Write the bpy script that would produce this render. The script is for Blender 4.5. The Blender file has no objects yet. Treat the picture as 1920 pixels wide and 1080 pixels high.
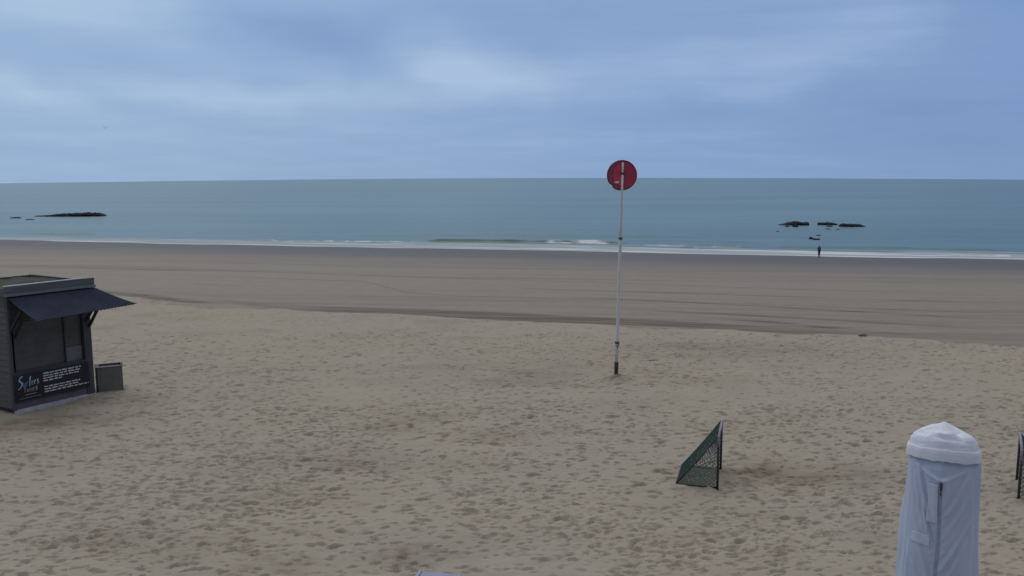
import bpy, bmesh, math, random
import numpy as np
from mathutils import Vector, Matrix, Euler

random.seed(7)
rng = np.random.default_rng(11)
scn = bpy.context.scene
COL = scn.collection

# ------------------------------------------------------------------ camera
F = 1600.0                                   # focal length in pixels of a 1920 wide frame
PITCH = math.atan((540 - 332.5) / F)
ROLL = 0.003125
EYE = np.array([0, 0, 5.5])
cR, sR, cP, sP = math.cos(ROLL), math.sin(ROLL), math.cos(PITCH), math.sin(PITCH)

def ray(x, y):
    u, v = (x - 960) / F, (540 - y) / F
    u, v = u * cR + v * sR, -u * sR + v * cR
    return np.array([u, cP + v * sP, -sP + v * cP])

def at_z(x, y, z=0.0):
    d = ray(x, y)
    return EYE + d * ((z - EYE[2]) / d[2])

def at_plane(x, y, p, n):
    d = ray(x, y)
    return EYE + d * (np.dot(np.asarray(p) - EYE, n) / np.dot(d, n))

cam = bpy.data.cameras.new('camera')
cam.sensor_width = 36.0
cam.lens = 36.0 * F / 1920
cam.clip_start = 0.1
cam.clip_end = 60000
co = bpy.data.objects.new('camera', cam)
COL.objects.link(co)
co.matrix_world = Matrix(((cR, sR, 0, EYE[0]), (-sR * sP, cR * sP, -cP, EYE[1]),
                          (-sR * cP, cR * cP, sP, EYE[2]), (0, 0, 0, 1)))
scn.camera = co
scn.view_settings.view_transform = 'Standard'
scn.view_settings.look = 'None'
scn.view_settings.exposure = 0
scn.view_settings.gamma = 1

def lin(r, g, b):
    f = lambda c: (c / 255 / 12.92) if c / 255 < 0.04045 else ((c / 255 + 0.055) / 1.055) ** 2.4
    return (f(r), f(g), f(b), 1)

# ------------------------------------------------------------------ node helpers
class NT:
    def __init__(s, tree):
        s.t = tree; s.n = tree.nodes; s.l = tree.links
    def new(s, kind, **kw):
        n = s.n.new(kind)
        for k, v in kw.items(): setattr(n, k, v)
        return n
    def put(s, sock, v):
        if v is None: return
        if isinstance(v, bpy.types.NodeSocket): s.l.new(v, sock)
        else: sock.default_value = v
    def m(s, op, a, b=None, c=None, clamp=False):
        n = s.new('ShaderNodeMath', operation=op, use_clamp=clamp)
        s.put(n.inputs[0], a); s.put(n.inputs[1], b); s.put(n.inputs[2], c)
        return n.outputs[0]
    def mix(s, f, a, b, blend='MIX'):
        n = s.new('ShaderNodeMix', data_type='RGBA', blend_type=blend)
        s.put(n.inputs[0], f); s.put(n.inputs[6], a); s.put(n.inputs[7], b)
        return n.outputs[2]
    def noise(s, vec, scale, detail=4, rough=0.55, out=0):
        n = s.new('ShaderNodeTexNoise')
        s.put(n.inputs['Vector'], vec)
        n.inputs['Scale'].default_value = scale
        n.inputs['Detail'].default_value = detail
        n.inputs['Roughness'].default_value = rough
        return n.outputs[out]
    def ramp(s, v, lo, hi, a=0.0, b=1.0):
        n = s.new('ShaderNodeMapRange', interpolation_type='SMOOTHSTEP')
        s.put(n.inputs[0], v)
        n.inputs[1].default_value = lo; n.inputs[2].default_value = hi
        n.inputs[3].default_value = a; n.inputs[4].default_value = b
        return n.outputs[0]
    def scale(s, vec, sc):
        n = s.new('ShaderNodeVectorMath', operation='MULTIPLY')
        s.put(n.inputs[0], vec); n.inputs[1].default_value = sc
        return n.outputs[0]
    def bump(s, h, strength, dist, normal=None):
        n = s.new('ShaderNodeBump')
        n.inputs['Strength'].default_value = strength
        n.inputs['Distance'].default_value = dist
        s.put(n.inputs['Height'], h)
        if normal is not None: s.put(n.inputs['Normal'], normal)
        return n.outputs[0]
    def attr(s, name):
        return s.new('ShaderNodeAttribute', attribute_name=name).outputs['Fac']

def new_mat(name):
    m = bpy.data.materials.new(name); m.use_nodes = True
    nt = NT(m.node_tree)
    b = m.node_tree.nodes['Principled BSDF']
    return m, nt, b

def simple_mat(name, col, rough=0.7, var=0.25, scale=6.0, stretch=(1, 1, 1), bump=0.0, bdist=0.01, metal=0.0, spec=0.4, coord='Object'):
    """a principled surface whose colour wears unevenly"""
    m, nt, b = new_mat(name)
    tc = nt.new('ShaderNodeTexCoord').outputs[coord]
    v = nt.scale(tc, stretch)
    n1 = nt.noise(v, scale, 5, 0.6)
    n2 = nt.noise(v, scale * 7, 3, 0.6)
    k = nt.m('ADD', nt.m('MULTIPLY', n1, 0.7), nt.m('MULTIPLY', n2, 0.3))
    k = nt.ramp(k, 0.3, 0.7)
    c = tuple(col[:3]) + (1,)
    d = tuple(x * (1 - var) for x in col[:3]) + (1,)
    l = tuple(min(1, x * (1 + var)) for x in col[:3]) + (1,)
    nt.put(b.inputs['Base Color'], nt.mix(k, d, l))
    nt.put(b.inputs['Roughness'], nt.m('ADD', nt.m('MULTIPLY', n2, 0.2), rough - 0.1))
    b.inputs['Metallic'].default_value = metal
    b.inputs['Specular IOR Level'].default_value = spec
    if bump:
        nt.put(b.inputs['Normal'], nt.bump(k, bump, bdist))
    return m

# ------------------------------------------------------------------ mesh helpers
def tag(o, label=None, cat=None, group=None, kind=None):
    if label: o['label'] = label
    if cat: o['category'] = cat
    if group: o['group'] = group
    if kind: o['kind'] = kind
    return o

def link(name, me, mat=None, parent=None, smooth=False):
    o = bpy.data.objects.new(name, me)
    COL.objects.link(o)
    if mat: me.materials.append(mat)
    if smooth:
        me.polygons.foreach_set('use_smooth', [True] * len(me.polygons))
    if parent is not None: o.parent = parent
    return o

def empty(name, loc, rz=0.0):
    o = bpy.data.objects.new(name, None)
    o.empty_display_size = 0.2
    o.location = loc; o.rotation_euler = (0, 0, rz)
    COL.objects.link(o)
    return o

class MB:
    """collects simple shapes, becomes one mesh"""
    def __init__(s): s.bm = bmesh.new()
    def box(s, lo, hi, bev=0.0, mat=None):
        lo, hi = Vector(lo), Vector(hi)
        r = bmesh.ops.create_cube(s.bm, size=1)
        vs = r['verts']
        c, d = (lo + hi) / 2, hi - lo
        for v in vs:
            v.co = Vector((v.co.x * d.x, v.co.y * d.y, v.co.z * d.z)) + c
            if mat is not None: v.co = mat @ v.co
        if bev:
            es = list({e for v in vs for e in v.link_edges})
            bmesh.ops.bevel(s.bm, geom=es, offset=bev, segments=2, affect='EDGES', profile=0.6)
        return s
    def tube(s, pts, radii, seg=10, cap=True):
        pts = [Vector(p) for p in pts]
        if not hasattr(radii, '__len__'): radii = [radii] * len(pts)
        rings = []
        up0 = None
        for i, p in enumerate(pts):
            a = pts[max(i - 1, 0)]; b = pts[min(i + 1, len(pts) - 1)]
            t = (b - a).normalized()
            ref = up0 if up0 is not None else (Vector((0, 0, 1)) if abs(t.z) < 0.9 else Vector((1, 0, 0)))
            x = t.cross(ref).normalized(); y = x.cross(t).normalized(); up0 = y
            rings.append([s.bm.verts.new(p + (x * math.cos(k * 2 * math.pi / seg) + y * math.sin(k * 2 * math.pi / seg)) * radii[i]) for k in range(seg)])
        for r0, r1 in zip(rings, rings[1:]):
            for k in range(seg):
                s.bm.faces.new((r0[k], r0[(k + 1) % seg], r1[(k + 1) % seg], r1[k]))
        if cap:
            s.bm.faces.new(rings[0][::-1]); s.bm.faces.new(rings[-1])
        return s
    def poly(s, pts):
        s.bm.faces.new([s.bm.verts.new(Vector(p)) for p in pts]); return s
    def prism(s, pts, d):
        """extrude a planar outline by the vector d"""
        d = Vector(d)
        a = [s.bm.verts.new(Vector(p)) for p in pts]; b = [s.bm.verts.new(Vector(p) + d) for p in pts]
        n = len(a)
        s.bm.faces.new(a[::-1]); s.bm.faces.new(b)
        for i in range(n): s.bm.faces.new((a[i], a[(i + 1) % n], b[(i + 1) % n], b[i]))
        return s
    def build(s, name, mat=None, parent=None, smooth=False):
        bmesh.ops.recalc_face_normals(s.bm, faces=s.bm.faces)
        me = bpy.data.meshes.new(name); s.bm.to_mesh(me); s.bm.free()
        return link(name, me, mat, parent, smooth)

def grid_mesh(name, X, Y, Z, attrs=None):
    """big quad grid from arrays of shape (rows, cols)"""
    r, c = X.shape
    me = bpy.data.meshes.new(name)
    n = r * c
    me.vertices.add(n)
    co_ = np.empty((n, 3), np.float32)
    co_[:, 0] = X.ravel(); co_[:, 1] = Y.ravel(); co_[:, 2] = Z.ravel()
    me.vertices.foreach_set('co', co_.ravel())
    i = np.arange(n, dtype=np.int32).reshape(r, c)
    q = np.stack([i[:-1, :-1], i[:-1, 1:], i[1:, 1:], i[1:, :-1]], -1).reshape(-1, 4)
    nf = len(q)
    me.loops.add(nf * 4)
    me.loops.foreach_set('vertex_index', q.ravel())
    me.polygons.add(nf)
    me.polygons.foreach_set('loop_start', np.arange(0, nf * 4, 4, dtype=np.int32))
    me.polygons.foreach_set('use_smooth', np.ones(nf, dtype=bool))
    me.update(calc_edges=True)
    for k, a in (attrs or {}).items():
        at = me.attributes.new(k, 'FLOAT', 'POINT')
        at.data.foreach_set('value', a.ravel().astype(np.float32))
    return me

def vnoise(xs, ys, sx, sy, seed):
    """smooth value noise on the tensor grid ys x xs, range about -1..1"""
    r = np.random.default_rng(seed)
    gx = (xs - xs.min()) / sx; gy = (ys - ys.min()) / sy
    L = r.uniform(-1, 1, (int(gy.max()) + 3, int(gx.max()) + 3))
    ix = gx.astype(int); iy = gy.astype(int)
    fx = gx - ix; fy = gy - iy
    fx = fx * fx * (3 - 2 * fx); fy = fy * fy * (3 - 2 * fy)
    A = L[:, ix] * (1 - fx) + L[:, ix + 1] * fx
    return A[iy] * (1 - fy)[:, None] + A[iy + 1] * fy[:, None]

def fnoise(u, v, seed):
    """smooth noise at arbitrary points"""
    r = np.random.default_rng(seed)
    L = r.uniform(-1, 1, (256, 256))
    iu = np.floor(u).astype(int); iv = np.floor(v).astype(int)
    fu = u - iu; fv = v - iv
    fu = fu * fu * (3 - 2 * fu); fv = fv * fv * (3 - 2 * fv)
    g = lambda a, b_: L[(iv + b_) % 256, (iu + a) % 256]
    return (g(0, 0) * (1 - fu) + g(1, 0) * fu) * (1 - fv) + (g(0, 1) * (1 - fu) + g(1, 1) * fu) * fv

def sstep(a, b, x):
    t = np.clip((x - a) / (b - a), 0, 1)
    return t * t * (3 - 2 * t)

# ------------------------------------------------------------------ world: overcast morning sky
SUN_EL, SUN_AZ = math.radians(56), math.radians(-20)      # azimuth from +Y, negative = left
SEA_Z = -6.0

w = bpy.data.worlds.new('World'); scn.world = w; w.use_nodes = True
nt = NT(w.node_tree)
bg = w.node_tree.nodes['Background']
gen = nt.new('ShaderNodeTexCoord').outputs['Generated']
sep = nt.new('ShaderNodeSeparateXYZ'); nt.l.new(gen, sep.inputs[0])
dx, dy, dz = sep.outputs
zc = nt.m('MAXIMUM', dz, 0.0)
den = nt.m('ADD', zc, 0.10)
comb = nt.new('ShaderNodeCombineXYZ')
nt.put(comb.inputs[0], nt.m('DIVIDE', dx, den)); nt.put(comb.inputs[1], nt.m('DIVIDE', dy, den)); nt.put(comb.inputs[2], 0.0)
pl = comb.outputs[0]
n_a = nt.noise(pl, 0.55, 3, 0.5); n_b = nt.noise(pl, 1.3, 5, 0.55)
az0 = nt.m('ARCTAN2', dx, dy); el0 = nt.m('ARCSINE', dz)
dn = nt.noise(gen, 5.0, 3, 0.55, 1)
sd = nt.new('ShaderNodeSeparateColor'); nt.l.new(dn, sd.inputs[0])
az = nt.m('ADD', az0, nt.m('MULTIPLY', nt.m('SUBTRACT', sd.outputs[0], 0.5), 0.20))
el = nt.m('ADD', el0, nt.m('MULTIPLY', nt.m('SUBTRACT', sd.outputs[1], 0.5), 0.075))

def blob(px, py, wpx, hpx, tilt, amp):
    """a soft brighter or darker patch of cloud round a direction"""
    a = math.atan((px - 960) / F); e = (332.5 - py) / F
    sa, se = wpx / F, hpx / F
    c, s = math.cos(tilt), math.sin(tilt)
    u = nt.m('SUBTRACT', az, a); v = nt.m('SUBTRACT', el, e)
    p = nt.m('DIVIDE', nt.m('ADD', nt.m('MULTIPLY', u, c), nt.m('MULTIPLY', v, s)), sa)
    q = nt.m('DIVIDE', nt.m('SUBTRACT', nt.m('MULTIPLY', v, c), nt.m('MULTIPLY', u, s)), se)
    g = nt.m('POWER', math.e, nt.m('MULTIPLY', nt.m('ADD', nt.m('MULTIPLY', p, p), nt.m('MULTIPLY', q, q)), -1.0))
    return nt.m('MULTIPLY', g, amp)

CLOUDS = [  # px, py, half width, half height, tilt, brightness
    (60, 20, 330, 70, 0.0, 0.85), (40, 190, 120, 26, -0.25, 0.70), (160, 120, 150, 30, -0.1, -0.35),
    (580, 75, 170, 42, -0.2, -1.0), (680, 140, 110, 28, -0.2, -0.5), (870, 140, 200, 44, 0.0, 1.25),
    (480, 178, 260, 24, -0.06, 0.6), (980, 55, 230, 34, 0.05, -0.45), (1480, 110, 260, 60, 0.1, 0.50),
    (1900, 70, 90, 70, 0.0, -0.55), (1760, 235, 230, 50, 0.0, -0.45), (1200, 215, 300, 30, 0.0, -0.3),
    (1400, 170, 180, 25, 0.05, 0.25), (300, 280, 400, 50, 0.0, 0.08), (1650, 20, 300, 30, 0.1, 0.1)]
tot = None
for b_ in CLOUDS:
    g = blob(*b_)
    tot = g if tot is None else nt.m('ADD', tot, g)
band = nt.noise(nt.scale(gen, (2.2, 2.2, 26.0)), 2.0, 5, 0.55)
tot = nt.m('ADD', tot, nt.m('MULTIPLY', nt.m('SUBTRACT', n_b, 0.5), 0.8))
tot = nt.m('ADD', tot, nt.m('MULTIPLY', nt.m('SUBTRACT', band, 0.5), 0.7))
base = nt.mix(nt.ramp(az0, -0.55, 0.55), lin(149, 177, 212), lin(126, 157, 201))
light = nt.mix(nt.ramp(az0, -0.6, 0.4), lin(172, 198, 225), lin(163, 184, 219))
dark = nt.mix(nt.ramp(az0, -0.6, 0.5), lin(132, 161, 205), lin(114, 144, 193))
c1 = nt.mix(nt.m('MAXIMUM', tot, 0.0, clamp=True), base, light)
c2 = nt.mix(nt.m('MULTIPLY', tot, -1.0, clamp=True), c1, dark)
hz = nt.ramp(el0, 0.0, 0.03, 0.35, 0.0)
c2 = nt.mix(hz, c2, nt.mix(nt.ramp(az0, -0.55, 0.55), lin(150, 176, 206), lin(132, 159, 194)))
# the cloud deck grows brighter and whiter overhead
zen = nt.mix(nt.ramp(n_a, 0.3, 0.7), (0.66, 0.64, 0.64, 1), (1.04, 1.01, 1.0, 1))
c3 = nt.mix(nt.ramp(el0, 0.20, 0.75), c2, zen)
back = nt.ramp(dy, -0.5, 0.5, 0.42, 1.0)
vs = nt.new('ShaderNodeVectorMath', operation='SCALE')
nt.l.new(c3, vs.inputs[0]); nt.put(vs.inputs['Scale'], nt.m('MULTIPLY', back, 10.0))
sky = nt.new('ShaderNodeTexSky', sky_type='NISHITA', sun_disc=False)
sky.sun_elevation = SUN_EL; sky.sun_rotation = SUN_AZ
sky.air_density = 1.0; sky.dust_density = 2.0
cz = nt.new('ShaderNodeCombineXYZ')
nt.put(cz.inputs[0], dx); nt.put(cz.inputs[1], dy); nt.put(cz.inputs[2], nt.m('MAXIMUM', dz, 0.02))
nt.l.new(cz.outputs[0], sky.inputs['Vector'])
allc = nt.mix(0.96, sky.outputs[0], vs.outputs[0])
nt.l.new(allc, bg.inputs['Color'])
bg.inputs['Strength'].default_value = 0.1

sl = bpy.data.lights.new('sun', 'SUN')
sl.energy = 0.5; sl.angle = math.radians(70); sl.color = (1.0, 0.96, 0.91)
so = bpy.data.objects.new('sun', sl); COL.objects.link(so)
sdir = Vector((math.sin(SUN_AZ) * math.cos(SUN_EL), math.cos(SUN_AZ) * math.cos(SUN_EL), math.sin(SUN_EL)))
so.rotation_euler = sdir.to_track_quat('Z', 'Y').to_euler()
so.location = sdir * 100

# ------------------------------------------------------------------ shore and berm lines
SHORE_PX = [(0, 449.5), (150, 453), (300, 456.5), (600, 462.5), (960, 469), (1250, 474.5), (1540, 480.5), (1730, 484), (1920, 487.5)]
sp = np.array([at_z(x, y, SEA_Z)[:2] for x, y in SHORE_PX])
sp = np.vstack([[-3000, 1050], [-900, 415], [-300, 227], sp, [200, 84], [600, 5], [3000, -420]])
BERM_PX = [(180, 551), (260, 558), (400, 575), (560, 583), (740, 591), (960, 601), (1200, 611), (1500, 626), (1700, 636), (1920, 646)]
bp = np.array([at_z(x, y, 0)[:2] for x, y in BERM_PX])
bp = np.vstack([[-3000, 300], [-200, 75], [-60, 52], [-30, 45.5], bp, [40, 22.5], [90, 12], [300, -25], [3000, -500]])

def y_shore(x): return np.interp(x, sp[:, 0], sp[:, 1])
def y_berm(x): return np.interp(x, bp[:, 0], bp[:, 1])

# ------------------------------------------------------------------ beach
def seq(*parts):
    out = []
    for a, b, st in parts:
        n = max(1, int(round(abs(b - a) / st)))
        out.append(np.linspace(a, b, n, endpoint=False))
    return np.concatenate(out)

xs = seq((-1500, -200, 130), (-200, -60, 5), (-60, -26, 0.6), (-26, 26, 0.033), (26, 60, 0.6), (60, 200, 5), (200, 1501, 130))
ys = seq((-60, -6, 6), (-6, 6, 0.6), (6, 9.5, 0.12), (9.5, 20, 0.021), (20, 30, 0.033), (30, 46, 0.065), (46, 90, 0.22), (90, 185, 0.55), (185, 400, 12))
XX, YY = np.meshgrid(xs, ys)
Yb, Ys = y_berm(XX), y_shore(XX)
T = (YY - Yb) / np.maximum(Ys - Yb, 20)
D = YY - Yb                                            # metres seaward of the berm edge
slope = np.where(T > 0, SEA_Z * np.minimum(T, 1.5), 0.0)
Z = slope.copy()
Z -= 0.05 * sstep(0.0, 1.1, D) * (1 - sstep(0, 25, D))   # small cut at the edge of the loose sand
dry = 1 - sstep(-0.5, 0.15, D + 0.55 * vnoise(xs, ys, 2.4, 1.2, 5) + 0.35 * vnoise(xs, ys, 0.5, 0.5, 6))
Z += dry * (0.060 * vnoise(xs, ys, 5.0, 3.2, 1) + 0.016 * vnoise(xs, ys, 1.3, 0.9, 2) + 0.009 * vnoise(xs, ys, 0.42, 0.33, 3)
            + 0.007 * vnoise(xs, ys, 0.17, 0.12, 4))
Z += (1 - dry) * (0.012 * vnoise(xs, ys, 9.0, 2.0, 8) + 0.004 * vnoise(xs, ys, 1.5, 0.6, 9))

Z += 0.04 * sstep(0.85, 0.98, T) * fnoise(XX / 7, XX * 0 + 0.02, 5)
# footprints and kicked-up dents of the loose sand
dent_d = np.zeros_like(Z)
N = 120000
yy0 = 9.5 + (45.0 - 9.5) * rng.random(N) ** 1.15
xx0 = (rng.random(N) * 2 - 1) * np.minimum(0.66 * yy0 + 3, 25.6)
keep = yy0 < y_berm(xx0) - 0.3
xx0, yy0 = xx0[keep], yy0[keep]
# lines of steps where people crossed
tx, ty = [], []
for k in range(26):
    x_, y_ = rng.uniform(-14, 14), rng.uniform(10, 30); h_ = rng.uniform(0, 2 * math.pi)
    for st in range(int(rng.integers(14, 40))):
        h_ += rng.normal(0, 0.06)
        x_ += 0.62 * math.cos(h_); y_ += 0.62 * math.sin(h_)
        sd_ = 0.11 if st % 2 else -0.11
        xx_, yy_ = x_ - sd_ * math.sin(h_), y_ + sd_ * math.cos(h_)
        if 9.6 < yy_ < 44 and abs(xx_) < 25 and yy_ < float(y_berm(xx_)) - 0.3: tx.append(xx_); ty.append(yy_)
NS = len(xx0)
xx0 = np.concatenate([xx0, tx]); yy0 = np.concatenate([yy0, ty])
busy = fnoise(xx0 / 2.2, yy0 / 1.4, 91)
for n_, (x0, y0, bz) in enumerate(zip(xx0, yy0, busy)):
    q = rng.random()
    step = n_ >= NS
    if not step and rng.random() > 0.72 + 0.6 * bz: continue
    big = step or q > 0.975
    a = 0.026 + 0.062 * rng.random() ** 1.8 + (0.05 if big else 0)
    b = a * (0.25 + 0.27 * rng.random())
    th = rng.normal(0.0, 0.42)
    dep = (0.008 + 0.062 * rng.random() ** 2.4) * (1.2 if big else 1)
    R = 2.2 * a
    i0, i1 = np.searchsorted(xs, (x0 - R, x0 + R)); j0, j1 = np.searchsorted(ys, (y0 - R, y0 + R))
    if i1 - i0 < 2 or j1 - j0 < 2: continue
    X, Y = xs[i0:i1][None, :] - x0, ys[j0:j1][:, None] - y0
    c, s = math.cos(th), math.sin(th)
    u = (X * c + Y * s) / a; v = (-X * s + Y * c) / b
    v = v + 0.5 * u * u                                       # heel and toe curl round
    r2 = u * u + v * v
    if rng.random() < 0.75:                                   # a scuff: shallow ramp ending at a steep little bank
        ramp = np.clip((v + 1.4) / 2.2, 0, 1) * (1 - sstep(0.80, 1.10, v))
        Z[j0:j1, i0:i1] += dep * (-ramp * np.exp(-np.abs(u) ** 3.5) + 0.30 * np.exp(-((v - 1.45) / 0.40) ** 2 - u * u))
    else:
        k = np.exp(-r2 ** 2.5)
        rim = np.exp(-((np.sqrt(r2) - 1.40) / 0.30) ** 2)
        Z[j0:j1, i0:i1] += 0.8 * dep * (-k + 0.28 * rim * (0.6 + 0.4 * np.sign(v)))

# a mound heaped round the foot of the beach marker
pb = at_z(1155, 709)
Rm = np.sqrt((XX - pb[0]) ** 2 + (YY - pb[1]) ** 2)
Z += 0.15 * np.exp(-(Rm / 0.24) ** 1.6) * (1 + 0.35 * vnoise(xs, ys, 0.16, 0.16, 12))
for gx_, gy_ in ((1345, 916), (1351, 881), (1268, 915), (1909, 942), (1904, 905)):     # and scraped up at the goal feet
    q_ = at_z(gx_, gy_)
    Rg = np.hypot((XX - q_[0]) / 1.3, YY - q_[1])
    Z += 0.035 * np.exp(-((Rg - 0.10) / 0.07) ** 2) * (1 + 0.5 * vnoise(xs, ys, 0.12, 0.12, 13))
# sand drifted against the kiosk and its bin
kc = at_z(190, 742)
Z += 0.035 * np.exp(-(((XX - kc[0]) / 1.1) ** 2 + ((YY - kc[1]) / 0.5) ** 2))

damp = np.zeros_like(Z)  # damp sand, plus contact shade painted in at the marker foot
def patch(px, py, rx, ry, amp, seed):
    p = at_z(px, py)
    k = np.exp(-(((XX - p[0]) / rx) ** 2 + ((YY - p[1]) / ry) ** 2))
    return amp * k * (0.75 + 0.6 * vnoise(xs, ys, rx * 0.3, ry * 0.3, seed))
for i, q in enumerate([(1450, 885, 1.5, 0.55, 0.75), (1600, 900, 1.2, 0.5, 0.5), (735, 803, 0.7, 0.4, 0.65), (930, 822, 0.8, 0.3, 0.5), (770, 1040, 0.55, 0.35, 0.85),
                       (560, 925, 1.4, 0.6, 0.35), (200, 750, 1.3, 0.5, 0.6), (110, 790, 1.2, 0.6, 0.6), (10, 800, 1.2, 0.7, 0.6), (1155, 712, 0.5, 0.3, 0.5), (1000, 690, 3.5, 2.0, 0.3),  # the patch at the marker foot is contact shade put into the colour
                       (1400, 660, 4.0, 1.5, 0.32), (180, 1010, 0.9, 0.5, 0.3), (620, 870, 2.0, 0.5, 0.28), (1330, 650, 3.0, 0.8, 0.3), (480, 1060, 1.0, 0.5, 0.35)]):
    damp += patch(*q, 40 + i)
damp += dry * 0.28 * np.clip(vnoise(xs, ys, 2.6, 1.1, 14) * 0.6 + vnoise(xs, ys, 0.9, 0.5, 15) * 0.5 - 0.12, 0, 1)
# the raked strip of damp sand just below the loose sand, streaked by the machine
lat = vnoise(xs, np.array([0., 1.]), 7.0, 5.0, 21)[0][None, :]
wd = 3.3 + 0.9 * lat
strip = sstep(-0.05, 0.2, D) * (1 - sstep(0.72, 1.0, D / wd)) * sstep(-13, -7, XX) * (1 - 0.75 * sstep(6, 15, XX))
drift = D + 0.10 * (XX - 3) * sstep(0, 3, XX)
strk = 0.75 + 0.25 * np.sin(drift * 9 + 1.5 * vnoise(xs, ys, 5, 1.5, 23)) + 0.25 * vnoise(xs, ys, 2.5, 0.25, 22)
damp = np.maximum(damp, 0.95 * strip * np.clip(strk, 0.2, 1.0))
strip2 = sstep(0.0, 0.3, D) * (1 - sstep(0.5, 1.0, D / 2.6)) * (1 - sstep(-17, -11.5, XX)) * 0.95
damp = np.maximum(damp, strip2 * (0.7 + 0.4 * vnoise(xs, ys, 2.0, 0.3, 24)))

def slope_pt(px, py):
    """pixel -> point on the sloping wet beach"""
    d = ray(px, py)
    lo, hi = 20.0, 200.0
    for _ in range(50):
        m_ = (lo + hi) / 2
        p = EYE + d * (m_ / d[1])
        yb, ysx = float(y_berm(p[0])), float(y_shore(p[0]))
        t = (p[1] - yb) / max(ysx - yb, 20)
        if p[2] > (SEA_Z * min(t, 1.5) if t > 0 else 0): lo = m_
        else: hi = m_
    p = EYE + d * (lo / d[1])
    return p
# wheel tracks running along the beach: pressed a little, and damper
TRACKS = [([(180, 544), (270, 552), (340, 561), (430, 574)], 0.30, 0.55), ([(200, 549), (300, 558), (400, 572)], 0.25, 0.4),
          ([(370, 556), (440, 565), (560, 577), (690, 582)], 0.9, 0.5),
          ([(300, 514), (500, 521), (680, 527), (710, 534), (760, 547), (860, 554), (1100, 561), (1500, 572), (1920, 588)], 0.20, 0.5),
          ([(300, 529), (420, 534), (540, 538)], 0.22, 0.35), ([(250, 503), (600, 513), (900, 523), (1250, 534), (1920, 556)], 0.22, 0.4),
          ([(900, 537), (1200, 547), (1500, 556), (1920, 569)], 0.25, 0.38), ([(1000, 553), (1300, 566), (1650, 585), (1920, 601)], 0.28, 0.45),
          ([(1100, 575), (1300, 583), (1600, 600), (1920, 618)], 0.4, 0.4), ([(1250, 590), (1450, 602), (1680, 622), (1840, 636)], 0.5, 0.55),
          ([(1350, 600), (1550, 614), (1700, 626)], 0.3, 0.5), ([(1650, 608), (1780, 606), (1920, 612)], 0.25, 0.3),
          ([(700, 497), (1100, 507), (1500, 517), (1920, 528)], 0.3, 0.3), ([(1540, 481), (1700, 487), (1920, 494)], 0.8, 0.55),
          ([(0, 496), (200, 503), (420, 510)], 0.3, 0.4), ([(0, 510), (150, 513), (330, 521)], 0.25, 0.35)]
for k, (pp, tw, ta) in enumerate(TRACKS):
    P = np.array([slope_pt(*p)[:2] for p in pp])
    fade = sstep(P[0, 0], P[0, 0] + 4, XX) * (1 - sstep(P[-1, 0] - 4, P[-1, 0], XX)) if P[-1, 0] < 40 else sstep(P[0, 0], P[0, 0] + 4, XX)
    yc = np.interp(xs, P[:, 0], P[:, 1])
    from_x = xs
    jit = 0.12 * vnoise(xs, np.array([0., 1.]), 3.0, 5.0, 60 + k)[0]
    d0 = YY - (yc + jit)[None, :]
    wid = np.maximum(tw, 0.0045 * YY)
    kk = fade * np.exp(-(d0 / wid) ** 2) * np.clip(0.8 + 0.5 * vnoise(xs, ys, 6, 0.6, 80 + k), 0.1, 1)
    damp = np.maximum(damp, (1.1 if k in (2, 3) else 1.7) * ta * kk)
    Z -= 0.03 * kk
fine = vnoise(xs, ys, 14, 0.55, 31) * 0.5 + vnoise(xs, ys, 5, 0.35, 32) * 0.3 + vnoise(xs, ys, 30, 2.5, 33) * 0.5
damp = np.clip(damp + (1 - dry) * 0.42 * np.clip(fine, -0.1, 1) * (1 - sstep(0.85, 1.0, T)), 0, 1)
wet = sstep(0.28, 0.82, T + 0.05 * vnoise(xs, ys, 30, 3, 34))

bm_, nt, b = new_mat('sand')
geo = nt.new('ShaderNodeNewGeometry').outputs['Position']
n1 = nt.noise(geo, 0.16, 4, 0.55); n2 = nt.noise(geo, 1.4, 4, 0.6); n3 = nt.noise(geo, 30, 3, 0.7); n4 = nt.noise(geo, 7, 4, 0.7)
dryc = nt.mix(nt.ramp(n1, 0.38, 0.62), (0.381, 0.350, 0.287, 1), (0.372, 0.353, 0.302, 1))
dryc = nt.mix(nt.ramp(n2, 0.3, 0.75, 0.0, 0.55), dryc, (0.352, 0.317, 0.260, 1))
dryc = nt.mix(nt.ramp(n4, 0.55, 0.8, 0.0, 0.35), dryc, (0.225, 0.205, 0.155, 1))
dryc = nt.mix(nt.ramp(n3, 0.5, 0.8, 0.0, 0.4), dryc, (0.43, 0.405, 0.335, 1))
firm = nt.mix(nt.ramp(n2, 0.3, 0.7), (0.226, 0.194, 0.148, 1), (0.254, 0.219, 0.168, 1))
isdry = nt.attr('dry'); damp_shade = nt.attr('damp'); iswet = nt.attr('wet')
c = nt.mix(isdry, firm, dryc)
c = nt.mix(nt.m('MULTIPLY', damp_shade, 0.9), c, nt.mix(isdry, (0.110, 0.084, 0.060, 1), (0.185, 0.155, 0.120, 1)))
c = nt.mix(iswet, c, (0.096, 0.080, 0.074, 1))
nt.put(b.inputs['Base Color'], c)
nt.put(b.inputs['Roughness'], nt.m('SUBTRACT', nt.m('ADD', 0.62, nt.m('MULTIPLY', isdry, 0.30)), nt.m('MULTIPLY', iswet, 0.14)))
nt.put(b.inputs['Specular IOR Level'], nt.m('MULTIPLY', nt.m('SUBTRACT', 0.22, nt.m('MULTIPLY', isdry, 0.14)), nt.m('MULTIPLY', nt.m('SUBTRACT', 1.0, nt.m('MULTIPLY', damp_shade, 0.7)), nt.m('SUBTRACT', 1.0, nt.m('MULTIPLY', iswet, 0.45)))))
hb = nt.m('ADD', nt.m('MULTIPLY', n4, 0.6), nt.m('MULTIPLY', n3, 0.4))
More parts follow.
